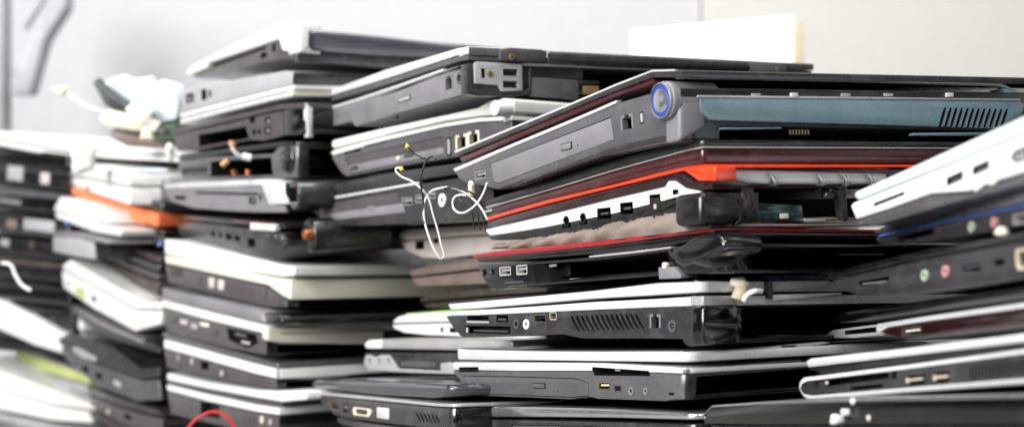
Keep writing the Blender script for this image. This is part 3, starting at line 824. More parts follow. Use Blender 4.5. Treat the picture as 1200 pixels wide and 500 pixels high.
l = R5('black laptop with a blue seam and two jacks, directly beneath the white netbook', (1330, 243), (1050, 287))
l.solid('lid', 'gloss_grey', [(1022, 271), (1069, 248), (1200, 217), (1330, 184), (1330, 213), (1200, 240), (1100, 260), (1037, 273.5), (1026, 275)], bev=0.002, rl=0.012, seg=3)
l.solid('blue_seam', 'blue_line', [(1028, 276), (1100, 260.5), (1200, 240.5), (1330, 213.5), (1330, 215.5), (1200, 242.3), (1100, 262), (1030, 277.5)], d0=-0.0004, bev=0.0002)
b_ = l.solid('base', 'charcoal', [(1024, 279), (1040, 275.5), (1100, 262), (1200, 242.5), (1330, 216), (1330, 243), (1200, 265), (1120, 279), (1060, 286), (1030, 285)], d0=0.0004, bev=0.0012, rl=0.01)
l.cutpx(b_, [(1051, 277), (1093, 267), (1093, 274), (1053, 283)], 'a', 0.012)
l.jack(b_, 1140, 266, 13.5, d=0.0004, ring='jack_green', proud=0.001); l.jack(b_, 1166.5, 260.5, 13.5, d=0.0004, ring='jack_pink', proud=0.001)
l.usb(b_, 1197, 256, 20, 12, d=0.0004, tongue='jack_dark')
for k in range(7):
    l.plate(1100 + k * 4, 268 - k, 2.4, 2.5, 'jack_dark', d=0.0004, proud=0.0002, name='marking')
l.done()
def blob(name, label, cat, px, py, D, wpx, hpx, m, seed=1):
    rnd = random.Random(seed)
    bm = bmesh.new()
    bmesh.ops.create_icosphere(bm, subdivisions=3, radius=1)
    ph = [rnd.uniform(0, 6) for _ in range(6)]
    k = D / F
    for v in bm.verts:
        c = v.co.copy()
        f = 1 + 0.22 * math.sin(3 * c.x + ph[0]) + 0.16 * math.sin(4.2 * c.z + ph[1]) + 0.08 * math.sin(9 * c.y + ph[2] + 5 * c.x)
        v.co = Vector((c.x * wpx / 2 * k * f, c.y * min(wpx, hpx) / 2 * k * f, c.z * hpx / 2 * k * f))
    o = link_mesh(name, bm, m, angle=180)
    o.location = PT(px, py, D)
    return tag(o, label, cat)
blob('foam_crumb', 'cream foam crumb sitting between the two laptops with pink jacks', 'foam crumb', 1174, 271.5, 0.565, 20, 8, 'ivory', 3)

l = R5('black laptop with a tan video port beside its green and pink jacks', (1340, 313), (1003, 345), La=0.23)
l.solid('lid', 'gloss_black', [(973, 322), (1000, 312), (1088, 292), (1200, 271), (1340, 243), (1340, 256), (1200, 281), (1088, 301), (1000, 321), (976, 325)], bev=0.0022, rl=0.012, seg=3)
b_ = l.solid('base', 'charcoal', [(973, 329), (1000, 322), (1088, 302), (1200, 282), (1340, 257), (1340, 298), (1200, 325), (1130, 336), (1060, 345), (1003, 346), (985, 338)], bev=0.0014, rl=0.010)
l.cutpx(b_, [(1004, 330), (1042, 323), (1042, 329), (1009, 336)], 'a', 0.010)
l.plate(1025, 331, 28, 1.6, 'mid_grey', d=0.001, name='card_slot')
l.jack(b_, 1085, 322.6, 14, ring='jack_green', proud=0.001); l.jack(b_, 1109.5, 317.8, 14, ring='jack_pink', proud=0.001)
l.usb(b_, 1139, 313.5, 24, 12, rim='jack_dark', tongue='jack_dark')
l.slot(b_, 1171, 307, 12, 7, depth=0.006)
l.vga(b_, 1203, 303, 20, 25, shell='tan_plastic')
l.done()

l = R5('dark maroon laptop with a pale seam and a silver card-slot nose, right stack', (1340, 362), (1043, 397), La=0.235)
l.solid('lid', 'gloss_black', [(966, 374), (985, 366), (1082, 351), (1200, 334), (1340, 312), (1340, 326), (1200, 348), (1082, 364), (1000, 377), (975, 380)], bev=0.003, rl=0.014, seg=3)
b_ = l.solid('base', 'dark_maroon', [(1028, 385), (1082, 377), (1200, 361), (1340, 339), (1340, 364), (1200, 382), (1120, 391), (1060, 398), (1043, 396), (1030, 390)], bev=0.0016, rl=0.006)
l.solid('trim', 'silver', [(1028, 379), (1082, 370.5), (1200, 354), (1340, 332), (1340, 338.5), (1200, 360.5), (1082, 376.5), (1040, 383), (1030, 389), (1026, 385)], d0=-0.0006, bev=0.0006)
nose = l.solid('front_nose', 'silver_dull', [(966, 392), (975, 386), (1028, 379.5), (1028, 393), (1000, 396), (972, 396)], bev=0.0012, rl=0.008)
l.cutpx(nose, [(990, 387), (1027, 382.5), (1027, 389), (990, 392)], 'a', 0.01)
l.usb(b_, 1068, 388, 23, 10, rim='mauve', tongue='ivory')
l.done()

l = R5('silver-framed dark laptop with a rounded nose and barred vent at the lower right', (1350, 433), (952, 469), La=0.245)
l.solid('lid', 'silver', [(942, 424), (950, 419.5), (1060, 408), (1200, 390.5), (1350, 372), (1350, 382), (1200, 400.5), (1060, 417), (948, 429.5), (943, 428)], bev=0.0010, rl=0.010)
l.solid('screen_bezel', 'black', [(946, 432), (1060, 418), (1200, 401), (1350, 383), (1350, 390), (1200, 408), (1060, 424), (960, 437)], d0=0.001, bev=0.0008, rl=0.006)
b_ = l.solid('frame', 'silver', [(932.5, 455), (934, 447), (941, 441.5), (1060, 427), (1200, 408.5), (1350, 390), (1350, 430), (1200, 449.5), (1060, 460), (950, 469), (938, 465)], bev=0.0016, rl=0.004, seg=3)
l.cutpx(b_, [(938, 455), (940, 449), (946, 446), (1060, 432), (1200, 413.5), (1360, 394), (1360, 424), (1200, 443), (1060, 454), (952, 463), (942, 461)], 'a', 0.0014)
pn = l.solid('side_panel', 'charcoal', [(938.5, 455), (940, 449.5), (946, 446.5), (1060, 432.5), (1200, 414), (1350, 395.5), (1350, 425), (1200, 442.5), (1060, 453.5), (952, 462.5), (942, 460.5)], d0=0.0008, d1=0.0015, bev=0.0002)
b_['self'] = True
def multi(cutpoly, depth=0.012):
    l.cutpx(b_, cutpoly, 'a', depth); l.cutpx(pn, cutpoly, 'a', depth, 0.0008)
multi([(954, 446), (1042, 435), (1042, 443), (954, 454)]); l.plate(963, 450, 14, 8, 'charcoal', d=0.003, name='card_slot_cover'); l.plate(969, 448, 2, 4, 'ivory', d=0.002, name='contact_pin'); 
multi([(996, 453), (1035, 449), (1035, 453), (996, 457)])
multi([(1044, 434.5), (1051, 433.5), (1051, 443), (1044, 444)], 0.006)
for cx, cy, w, h in ((1072.5, 444.5, 23, 11), (1103, 441.5, 20, 12)):
    multi([(cx - w / 2, cy - h / 2 + 1.4), (cx + w / 2, cy - h / 2 - 1.4), (cx + w / 2, cy + h / 2 - 1.4), (cx - w / 2, cy + h / 2 + 1.4)])
    l.plate(cx + 1, cy - .5, w * .72, h * .28, 'tan_plastic', d=0.002, name='usb_port'); l.plate(cx - w * .38, cy + 1, 3, h * .6, 'tan_plastic', d=0.0015, name='usb_port_contact')
for k in range(24):
    x = 1137 + k * 3.9; y = 428.2 - k * 0.51
    l.cutpx(pn, [(x, y), (x + 2.0, y - .3), (x + 2.0, y + 16), (x, y + 16.6)], 'a', 0.006, 0.0008)
    l.cutpx(b_, [(x, y), (x + 2.0, y - .3), (x + 2.0, y + 16), (x, y + 16.6)], 'a', 0.006)
l.done()

l = Lap('glossy grey-black laptop lying lowest at the right, dotted with white foam crumbs', 0.47, (1350, 560), (834, 520), None, La=0.29, Lb=0.30)
l.solid('lid', 'gloss_black', [(820, 489), (823, 481), (834, 475), (901, 471), (1010, 469.5), (1200, 465), (1350, 460), (1350, 497), (1200, 497), (1010, 497), (870, 497), (826, 495)], bev=0.004, rl=0.012, seg=4)
l.solid('lid_glint', 'chrome', [(822, 487), (834, 474.5), (901, 470), (1010, 468.5), (1200, 464), (1350, 459), (1350, 464), (1200, 468.5), (1010, 472), (901, 473), (836, 478), (826, 489)], d0=-0.0012, bev=0.0012, rl=0.010)  # chrome strip puts a highlight along the glossy lid's top line
l.solid('base', 'charcoal', [(830, 498), (1350, 500), (1350, 545), (845, 530)], d0=0.002, bev=0.002)
l.done()
blob('foam_crumb', 'large white foam crumb stuck on the glossy lid at the lower right', 'foam crumb', 982, 491, 0.625, 15, 10, 'styrofoam', 5)
blob('foam_crumb', 'small white foam crumb perched just above the large one', 'foam crumb', 991, 482.5, 0.622, 9, 7, 'styrofoam', 6)
blob('foam_crumb', 'white foam crumb wedged under the silver-framed laptop', 'foam crumb', 1000, 470, 0.62, 8, 7, 'styrofoam', 7)
blob('foam_crumb', 'tiny white crumb to the right of the large foam crumb', 'foam crumb', 1018, 489, 0.61, 5, 5, 'styrofoam', 8)
blob('foam_crumb', 'white crumb near the right edge on the lowest glossy lid', 'foam crumb', 1196, 488, 0.53, 7, 8, 'styrofoam', 9)

# ================================================================== MIDDLE STACK
l = Lap('silver-lidded grey laptop topping the middle stack, two stacked ports at its back', 0.99, (548, 109), (410, 150), (930, 121), La=0.25, Lb=0.335)
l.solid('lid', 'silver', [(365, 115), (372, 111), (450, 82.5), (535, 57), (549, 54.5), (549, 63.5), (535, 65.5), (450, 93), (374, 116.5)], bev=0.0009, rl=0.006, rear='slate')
l.solid('lid_corner', 'silver', [(548, 54.5), (584, 56), (586, 58), (586, 64.5), (548, 63.5)], 'b', -0.0012, 0.014, bev=0.0007)
l.solid('screen_bezel', 'slate', [(374, 118), (450, 94), (535, 66.5), (549, 64.5), (549, 70.5), (535, 73), (450, 100), (385, 120)], d0=0.001, bev=0.001)
b_ = l.solid('base', 'mid_grey', [(365, 141), (370, 134), (387, 126.5), (415, 119), (470, 100), (519, 83), (546, 75), (548, 75), (548, 104), (541, 111), (519, 117), (470, 131), (417, 148), (412, 142), (385, 149), (372, 152), (366, 148)], bev=0.001, rc=0.006)
l.solid('trim', 'silver', [(364, 140), (370, 132), (387, 125), (415, 116.5), (470, 98), (519, 80.5), (519, 83.5), (470, 101), (415, 119.5), (387, 128), (372, 134.5), (366, 142)], d0=-0.0006, d1=0.004, bev=0.0005)
bay = l.panel(b_, [(416, 122), (515, 90.5), (515.6, 116), (417, 147)], 'mid_grey')
l.eject(474, 116, 15, 6, bay, 'light_grey', d=-0.0002)
l.disc(486, 115.5, 2.4, 'void', d=-0.0003, proud=0.0001, name='eject_hole', parent=bay)
l.rj(b_, 526, 97, 8.5, 16, rim='mid_grey'); l.jack(b_, 538.6, 92, 15, ring='slate', name='power_jack', hole=0.6); l.disc(538.6, 92.5, 5, 'gold', d=0.002, name='power_pin')
rp = l.solid('port_plate', 'light_grey', [(556, 74), (559, 72), (612, 75), (613, 106), (588, 107), (584, 100), (557, 98)], 'b', -0.004, 0.006, bev=0.0008)
l.solid('rear_corner', 'charcoal', [(548, 74), (557, 73), (557, 99), (584, 101), (588, 108), (612, 107), (620, 103), (620, 76), (613, 75), (613, 73.5), (624, 74), (622, 110), (600, 114), (560, 112), (548, 108)], 'b', -0.002, 0.01, bev=0.001)
l.slot(rp, 566, 86, 4, 11, face='b', d=-0.004, depth=0.004); l.disc(574, 86.5, 7, 'gold', 'b', -0.004, 0.0008, name='screw'); l.disc(574, 86.5, 2.6, 'void', 'b', -0.004, 0.0011, name='screw_hole')
l.usb(rp, 598, 85, 19, 10, 'b', -0.004); l.usb(rp, 598, 99, 19, 10, 'b', -0.004, flip=-1)
l.solid('hinge_cover', 'mauve', [(586, 57), (600, 55.5), (638, 58), (641, 73), (600, 72), (586, 71)], 'b', -0.006, 0.012, bev=0.0016, label='mauve-grey hinge cover with a gold screw')
l.disc(599.5, 67, 7.5, 'gold', 'b', -0.006, 0.0008, name='screw'); l.disc(599.5, 67, 3, 'void', 'b', -0.006, 0.0011, name='screw_hole')
l.solid('hinge_tube', 'charcoal', [(640, 58.5), (760, 64.5), (879, 71.5), (879, 83), (760, 79), (641, 74)], 'b', -0.007, 0.012, bev=0.004, seg=4)
l.solid('hinge_cover', 'slate', [(879, 71.5), (916, 73), (922, 76), (922, 87), (880, 84)], 'b', -0.006, 0.012, bev=0.0012); l.disc(911, 81.5, 5.5, 'brass', 'b', -0.006, 0.0007, name='screw')
l.solid('lid_corner', 'silver_dull', [(922, 73), (938, 74), (947, 80), (940, 83), (922, 82)], 'b', 0.0, 0.02, bev=0.002)
l.solid('rear_ledge', 'mid_grey', [(613, 73.5), (664, 75), (700, 78), (930, 87), (930, 89), (664, 79), (613, 77)], 'b', -0.004, 0.006, bev=0.0006)
l.solid('rear_wall', 'slate', [(622, 90), (678, 94), (678, 117), (622, 113)], 'b', -0.0012, 0.002, bev=0.0005)
l.plate(692, 106, 18, 10, 'gold', 'b', -0.001, 0.0015, 0.002, 'battery_contact'); l.plate(690, 97, 22, 4, 'void', 'b', -0.001, 0.002, 0.002, 'battery_bay')
l.disc(464, 137.5, 6, 'charcoal', d=-0.0006, name='foot')
l.cutpx(b_, [(682, 82), (900, 92), (900, 112), (682, 112)], 'b', 0.05)
l.done()

l = Lap('pale laptop with rounded light lid, white hinge rolls and twin network sockets', 0.99, (600, 173), (406, 207), (760, 180), La=0.25, Lb=0.34)
l.solid('lid', 'pale_grey', [(385, 170), (391, 164), (450, 150), (520, 135), (560, 126), (575, 117), (590, 115), (602, 117), (602, 132), (584, 134.5), (560, 136), (520, 142), (450, 158), (392, 173.5), (386, 173)], bev=0.0022, rl=0.008, seg=3)
l.solid('trim', 'pale_grey', [(387, 179), (392, 175), (450, 160), (520, 144.5), (560, 138), (600, 136), (600, 141), (560, 143), (520, 149), (450, 165), (390, 182)], d0=-0.0006, bev=0.0008)
b_ = l.solid('base', 'slate', [(388, 184), (390, 182), (450, 166), (520, 149.5), (560, 143.5), (600, 141.5), (600, 170), (560, 180), (480, 193), (406, 207), (401, 204), (394, 194)], bev=0.0012)
l.cutpx(b_, [(403, 176), (423, 172), (423, 177), (403, 181)], 'a', 0.01)
bay = l.panel(b_, [(404, 184.5), (518, 159.5), (520, 180), (412, 204)], 'mauve')
l.solid('drive_bay_lower', 'mid_grey', [(408, 194), (519, 172), (520, 180), (412, 203)], d0=-0.0006, d1=0.001, bev=0.0004)
l.eject(479, 181, 11, 6, bay, 'mauve', d=-0.0008); l.disc(467, 185.5, 5, 'ivory', d=-0.0012, name='indicator', parent=bay); l.plate(415, 197, 8, 5, 'charcoal', d=-0.0008, name='marking')
l.slot(b_, 526, 172, 6, 22); l.plate(526, 172, 3, 18, 'silver_dull', d=0.001, name='card_slot')
l.rj(b_, 541, 166, 12, 16, rim='ivory'); l.rj(b_, 555, 162, 12, 16, rim='ivory')
for k in range(9):
    l.plate(428 + k * 2.6, 170.5 - k * .55, 1.5, 2.4, 'jack_dark', d=-0.0006, proud=0.0002, name='marking')
def tubeface(name, x0, x1, y0, y1, m, D0=-0.006):
    # hinge roll lying along the rear edge
    (ua, va) = l.pb(x0, (y0 + y1) / 2, D0); (ub, _) = l.pb(x1, (y0 + y1) / 2, D0)
    _, vt = l.pb(x0, y0, D0); _, vb = l.pb(x0, y1, D0)
    r = abs(vt - vb) / 2
    bm = bmesh.new(); n = 28
    q = [(math.cos(2 * math.pi * i / n) * r, math.sin(2 * math.pi * i / n) * r) for i in range(n)]
    prism_into(bm, [Vector((ua, a + r * .4, va + b)) for a, b in q], [Vector((ub, a + r * .4, va + b)) for a, b in q])
    bmesh.ops.recalc_face_normals(bm, faces=bm.faces)
    bevel_sharp(bm, 0.0006, 2, 50)
    return l.part(name, bm, m)
tubeface('hinge_roll', 587, 621, 116, 134, 'white'); tubeface('hinge_roll', 622, 651, 118, 134, 'pale_grey'); tubeface('hinge_roll', 652, 700, 119, 134, 'pale_grey')
l.solid('rear_trim', 'pale_grey', [(600, 135), (640, 137), (700, 140), (700, 145), (600, 141)], 'b', -0.001, 0.01, bev=0.0005)
l.done()

l = Lap('dark laptop with white seam and mauve tray, white wires hanging over its right end', 0.99, (578, 252), (407, 264), (700, 251), La=0.25, Lb=0.34)
l.solid('lid', 'charcoal', [(357, 229), (370, 218), (450, 203), (537, 191), (578, 186), (578, 198), (537, 204), (490, 211), (420, 223), (358, 234)], bev=0.0016, rl=0.008, seg=3)
l.solid('seam_trim', 'silver', [(357, 236), (420, 225), (490, 213), (490, 216), (420, 228), (359, 239)], d0=-0.0006, d1=0.004, bev=0.0004)
b_ = l.solid('base', 'charcoal', [(359, 240), (420, 228), (490, 216), (578, 201), (578, 250), (560, 256), (547, 258), (470, 262), (407, 265), (380, 261), (368, 250)], bev=0.0014)
bay = l.panel(b_, [(364, 241), (466, 224), (472, 248), (381, 258.5)], 'mauve'); l.solid('drive_bay_lower', 'mid_grey', [(374, 252), (470, 238), (474, 249), (381, 259)], d0=-0.0012, d1=0.001, bev=0.0008)
l.plate(434.5, 243.5, 9, 4.5, 'mid_grey', d=-0.0012, name='eject_button', parent=bay)
l.usb(b_, 477, 236, 12, 9, tongue='light_grey'); l.usb(b_, 491, 233, 8, 9, tongue='light_grey'); l.usb(b_, 506, 228, 8, 9, tongue='light_grey')
l.jack(b_, 519, 234.6, 16, ring='jack_white', name='power_jack', hole=0.45, proud=0.001)
l.jack(b_, 541, 231, 12, ring='jack_dark')
l.done()
l = Lap('pinkish silver laptop peeking out below the dangling white wires', 1.03, (620, 292), (475, 296), None, La=0.255)
l.solid('lid', 'pink_silver', [(466, 275), (472, 268), (520, 265), (620, 258), (620, 272), (520, 278), (470, 282)], bev=0.003, rl=0.01, seg=3)
b_ = l.solid('base', 'pink_silver', [(467, 283), (520, 279), (620, 273), (620, 290), (560, 298), (520, 303), (494, 302), (476, 294)], bev=0.002, rl=0.01)
l.slot(b_, 492, 287, 10, 10); l.slot(b_, 511, 282, 6, 6)
l.done()
l = Lap('brown laptop under the pinkish silver one', 1.03, (620, 326), (480, 333), None, La=0.255)
l.solid('lid', 'brown', [(478, 317), (500, 311), (560, 303), (620, 298), (620, 310), (560, 315), (481, 324)], bev=0.002, rl=0.008)
l.solid('base', 'brown', [(480, 326), (560, 317), (620, 312), (620, 330), (560, 333), (490, 336)], bev=0.002, rl=0.008)
l.done()
l = Lap('dark brown laptop just left of the vented silver-edged laptop', 1.03, (640, 356), (495, 360), None, La=0.255)
l.solid('lid', 'dark_brown', [(490, 351), (500, 344), (560, 336), (640, 330), (640, 342), (560, 347), (493, 354)], bev=0.002, rl=0.01)
l.solid('base', 'dark_brown', [(493, 356), (560, 349), (640, 344), (640, 358), (560, 360), (500, 361)], bev=0.002, rl=0.008)
l.done()
l = Lap('small white netbook with a green-tinged top, left of the vented laptop', 1.02, (640, 397), (473, 390), None, La=0.225)
l.solid('lid', 'white', [(459, 376), (466, 370.5), (480, 367), (519, 365), (640, 363), (640, 377), (519, 377), (462, 378.5)], bev=0.004, rl=0.012, seg=4)
l.solid('green_top', 'green_edge', [(475, 367), (519, 363.5), (640, 361.5), (640, 363.5), (519, 366), (476, 369)], d0=0.006, d1=0.26, bev=0.0005, label='green tinged top skin')
b_ = l.solid('base', 'white', [(459, 380), (519, 378.5), (640, 378.5), (640, 397), (538, 394), (500, 392.5), (473, 389.5), (462, 385)], bev=0.0012, seg=2)
l.slot(b_, 518, 386, 3, 6); l.slot(b_, 531, 386.5, 8, 6)
l.done()
l = Lap('silver-grey laptop with three round holes in a pale corner plate', 1.0, (600, 441), (436, 434), None, La=0.25)
l.solid('lid', 'silver_dull', [(426, 403), (432, 398.5), (450, 397), (532, 397.5), (600, 398.5), (600, 411), (532, 410.5), (430, 408.5)], bev=0.0022, rl=0.008, seg=3)
l.solid('lid_corner', 'white', [(425.5, 403), (431, 398), (447, 397), (447, 408.5), (429, 408.5)], d0=-0.0008, d1=0.02, bev=0.002, rl=0.004)
b_ = l.solid('base', 'charcoal', [(427, 412), (532, 413), (600, 413), (600, 440), (532, 437), (433, 433), (427, 426)], d0=0.0006, bev=0.0015)
pl = l.solid('port_plate', 'light_grey', [(426, 425), (428, 416), (432, 415), (440, 418), (446, 415.5), (456, 415.5), (461, 423), (467, 431.5), (516, 434), (516, 425), (526, 424), (532, 425), (532, 438), (470, 436), (431, 433.5)], d0=-0.0004, d1=0.003, bev=0.0006)
for x in (433.6, 445, 456): l.jack(pl, x, 421.8, 9, ring='light_grey', hole=0.55, proud=0.0007)
l.panel(b_, [(470, 421), (510, 422.5), (510, 431.5), (470, 430)], 'slate', d=0.0006)
l.done()
l = Lap('glossy black laptop with a cream video connector and slanted vents at the bottom middle', 0.93, (531, 507), (396, 489), (620, 503), La=0.25, Lb=0.33)
l.solid('lid', 'gloss_grey', [(362, 450), (368, 445), (400, 443), (470, 447), (523, 450), (529, 455), (526, 463), (505, 466), (440, 462), (372, 455)], bev=0.0035, rc=0.012, rl=0.014, seg=4)
l.solid('trim', 'silver_dull', [(364, 458), (440, 465), (510, 472), (531, 473), (531, 477), (510, 476), (440, 469), (366, 462)], d0=-0.0006, bev=0.0012, rc=0.008, rl=0.012)
b_ = l.solid('base', 'charcoal', [(368, 463), (440, 469.5), (510, 476.5), (531, 477.5), (531, 505), (500, 501), (440, 494), (393, 487), (380, 476)], bev=0.0016, rc=0.008)
l.usb(b_, 392.5, 475, 8, 9, rim='brass'); l.usb(b_, 404.5, 478, 6, 12, rim='mauve', tongue='mid_grey')
l.vga(b_, 425, 482, 20, 9); l.disc(437, 482.5, 4, 'gold', d=-0.0004, name='screw')
l.plate(449, 483.5, 14, 13, 'silver', d=0.0, proud=0.0008, name='network_port', bev=0.0008); l.plate(449, 484, 9, 7, 'pink_silver', d=-0.0008, proud=0.0004, name='network_port_plug')
l.vent(b_, 488, 515, 6, (483, 485), (493, 496), slant=5, fill=0.5)
l.done()
l = Lap('grey laptop edge just visible under the glossy black one at the bottom', 0.93, (531, 540), (410, 515), (620, 532), La=0.26)
l.solid('lid', 'slate', [(393, 489), (440, 496), (531, 507), (531, 514), (440, 505), (398, 497)], bev=0.002, rl=0.008, rc=0.006)
l.solid('base', 'charcoal', [(400, 499), (440, 506), (531, 516), (531, 538), (410, 518)], bev=0.0015)
l.done()

# loose wires over the middle stack
def wire(name, label, pts, D, r, m, cat='wire', dz=0.0):
    P_ = [PT(x, y, D + dz * math.sin(i * 1.3)) for i, (x, y) in enumerate(pts)]
    return tag(tube(name, P_, r, m), label, cat)
wire('wire', 'white wire looping down in a long narrow hairpin from the middle stack', [(470, 197), (464, 198), (467, 204), (485, 214), (500, 229), (508, 253), (516, 283), (518, 303), (512, 297), (501, 272), (496.5, 250), (498, 235), (505.7, 224), (516, 220.5), (527, 219.5), (541, 224), (553, 232), (564, 244), (571, 257)], 0.935, 0.0007, 'wire_white', dz=0.002)
wire('wire', 'white wire curled in a small ring left of the orange trim', [(571, 214), (566, 227), (559, 238), (550, 246), (541, 249.5), (533, 246), (530.5, 239), (532, 232), (538, 228.5), (546, 229)], 0.92, 0.0007, 'wire_white', dz=0.002)
wire('wire', 'thin black wire arching beside the white hairpin wire', [(511, 186), (507, 183), (500, 188), (496, 197), (493, 209), (494, 222), (496, 240), (494, 252), (497, 262)], 0.93, 0.0007, 'wire_black', dz=0.002)
wire('wire', 'black wire running between the two white wires', [(520, 221), (530, 219), (541, 222), (553, 226), (562, 236), (570, 246)], 0.925, 0.0007, 'wire_black')
wire('wire', 'thin black wire with a yellow tip by the network sockets', [(479, 173), (483, 178), (491, 183), (500, 187)], 0.985, 0.0006, 'wire_black')
blob('wire_tip', 'yellow wire tip shining on the pale laptop with network sockets', 'wire tip', 477.6, 171.5, 1.03, 5, 5, 'yellow', 11)
blob('wire_tip', 'yellow crimp at the upper end of the long white wire', 'wire tip', 471, 198, 0.935, 5, 4, 'yellow', 12)
blob('wire_connector', 'small cream plug wedged beside the ring of white wire', 'connector', 552, 222, 0.93, 10, 15, 'ivory', 13)
for k, (x, y) in enumerate(((553, 248), (560, 250), (566, 252))):
    wire('wire', ('leftmost', 'middle', 'rightmost')[k] + ' of three short black wire ends below the white ring', [(x, y), (x + 1, y + 8), (x + 3, y + 20)], 0.92, 0.0006, 'wire_black')

# ================================================================== LEFT-CENTRE STACK
l = Lap('white laptop tilted on top of the left-centre stack, dark glossy back', 1.23, (350, 70), (250, 93), (540, 84), La=0.26, Lb=0.33)
l.solid('lid', 'charcoal', [(222, 83), (270, 60), (328, 36), (349, 36), (349, 60), (332, 58), (326, 46), (243, 74), (224, 84)], d0=0.004, bev=0.002)
l.solid('side_shell', 'white', [(218, 83), (224, 77), (270, 54), (328, 25), (340, 23), (350, 24), (350, 62), (330, 60), (326, 46), (243, 74), (220, 86)], d0=-0.001, d1=0.022, bev=0.003, rl=0.004, seg=4)
l.solid('front_latch', 'cream', [(217, 86), (222, 80), (243, 73), (243, 79), (222, 88)], d0=-0.0008, d1=0.02, bev=0.001)
b_ = l.solid('base', 'mauve', [(221, 87), (244, 79.5), (245, 74.5), (326, 47), (330, 61), (350, 63), (350, 70), (330, 69), (304, 74), (250, 92), (232, 92)], d0=0.001, bev=0.001)
l.cutpx(b_, [(250, 75), (312, 54), (312, 57), (250, 79)], 'a', 0.006, 0.001)
l.slot(b_, 309, 65, 7, 6, d=0.001); l.slot(b_, 321, 56, 4, 9, d=0.001)
l.solid('hinge_cap', 'white', [(350, 24), (358, 27), (363, 36), (362, 54), (356, 62), (350, 62)], 'b', -0.008, 0.02, bev=0.003, seg=4)
for y in (43, 51): l.disc(337, y, 3, 'jack_dark', d=-0.0002, name='screw')
l.solid('hinge_tube', 'gloss_grey', [(363, 33), (450, 42), (545, 53), (545, 70), (450, 66), (363, 60)], 'b', -0.006, 0.03, bev=0.006, seg=5)
l.solid('rear_wall', 'charcoal', [(350, 60), (450, 66), (540, 72), (540, 86), (450, 80), (350, 72)], 'b', -0.001, 0.01, bev=0.002)
l.done()
l = Lap('light grey laptop lying upside down under the tilted white one', 1.23, (343, 115), (213, 146), (430, 116), La=0.26, Lb=0.33)
b_ = l.solid('base', 'light_grey', [(213, 109), (222, 103), (334, 83), (343, 85), (343, 99), (322, 104), (262, 119), (212, 132)], bev=0.0012, rc=0.004)
l.slot(b_, 222.5, 115, 9, 11); l.slot(b_, 239, 111, 6, 13); l.slot(b_, 246, 110, 3, 8)
l.plate(222.5, 116, 5, 6, 'mid_grey', d=0.002, name='usb_port')
l.solid('trim', 'white', [(211, 133), (262, 120), (322, 105), (343, 100), (343, 105), (322, 110), (262, 125), (211, 138)], d0=-0.0012, bev=0.0008, rc=0.004)
l.solid('lid', 'silver', [(211, 139), (262, 126), (322, 111), (343, 106), (343, 113), (322, 117), (262, 132), (211, 146)], bev=0.001, rc=0.004)
l.solid('battery', 'gloss_grey', [(345, 86), (420, 93), (420, 104), (345, 99)], 'b', -0.002, 0.02, bev=0.003, seg=3)
l.solid('rear_deck', 'cream', [(343, 100), (420, 104), (420, 113), (343, 112)], 'b', -0.001, 0.01, bev=0.001)
l.done()
l = Lap('mauve-grey laptop with an open bay and a black corner block, left-centre stack', 1.23, (358, 160), (208, 176), (430, 162), La=0.26, Lb=0.33)
l.solid('lid', 'mauve', [(204, 151), (262, 138), (328, 122), (358, 120), (358, 127), (328, 128), (262, 144), (204, 157)], bev=0.001, rc=0.004)
b_ = l.solid('base', 'mauve', [(203, 159), (262, 146), (328, 130), (332, 130), (332, 159), (310, 165), (292, 164), (240, 174), (207, 177)], d1=0.32, bev=0.001)
l.cutpx(b_, [(233, 158), (288, 148), (292, 162), (233, 172)], 'a', 0.07)
for x, y, w, h in ((295.6, 140, 6, 8), (313.6, 141, 7, 7), (313.6, 152.7, 8, 8), (298, 155, 4, 6), (304, 154.5, 3, 6)): l.slot(b_, x, y, w, h); 
for x, y in ((314, 142), (314, 153)): l.plate(x, y, 4, 3, 'light_grey', d=0.003, name='usb_port')
l.solid('corner_block', 'gloss_black', [(332, 128), (358, 127), (358, 158), (332, 159)], d1=0.30, bev=0.002, rc=0.006)
l.solid('rear_trim', 'silver', [(359, 122), (367, 121), (367, 128), (366, 154), (368, 161), (361, 161), (360, 140)], 'b', -0.001, 0.006, bev=0.001)
l.cutpx(b_, [(372, 132), (430, 133), (430, 158), (372, 158)], 'b', 0.05)
l.done()
l = Lap('stripped black laptop with orange wire ends poking from its open side', 1.23, (349, 209), (214, 208), (430, 209), La=0.26, Lb=0.33)
b_ = l.solid('base', 'slate', [(209, 190), (240, 184), (320, 180), (326, 172), (349, 170), (349, 208), (322, 209), (246, 209), (214, 208), (208, 200)], bev=0.0012, rc=0.006)
l.cutpx(b_, [(247, 189), (318, 184), (320, 205), (247, 207)], 'a', 0.09)
l.solid('lid', 'gloss_black', [(208, 186), (212, 180), (262, 174), (330, 166), (349, 166), (349, 171), (326, 172), (262, 181), (210, 189)], bev=0.0016, rc=0.008, rl=0.006, seg=3)
l.barrel(335, 188, 16, 0.03, 'gloss_black', 'hinge', d_start=-0.003, bev=0.002)
for k in range(6): l.slot(b_, 216 + k * 5, 200 - k * .2, 3, 7)
l.cutpx(b_, [(362, 174), (460, 176), (460, 206), (362, 206)], 'b', 0.05)
l.done()
ww = empty('wire_bundle', PT(272, 170, 1.275)); tag(ww, 'pair of orange wire ends with white tape on the stripped black laptop', 'wires')
under(ww, tube('orange_wire', [PT(272, 166, 1.275), PT(273, 174, 1.275), PT(280, 182, 1.28), PT(288, 184, 1.285)], 0.0018, 'wire_white'))
under(ww, tube('orange_tip', [PT(272, 165, 1.275), PT(272, 171, 1.275)], 0.0034, 'wire_orange'))
under(ww, tube('tape_wrap', [PT(284, 183, 1.273), PT(294, 185, 1.275)], 0.0036, 'white'))
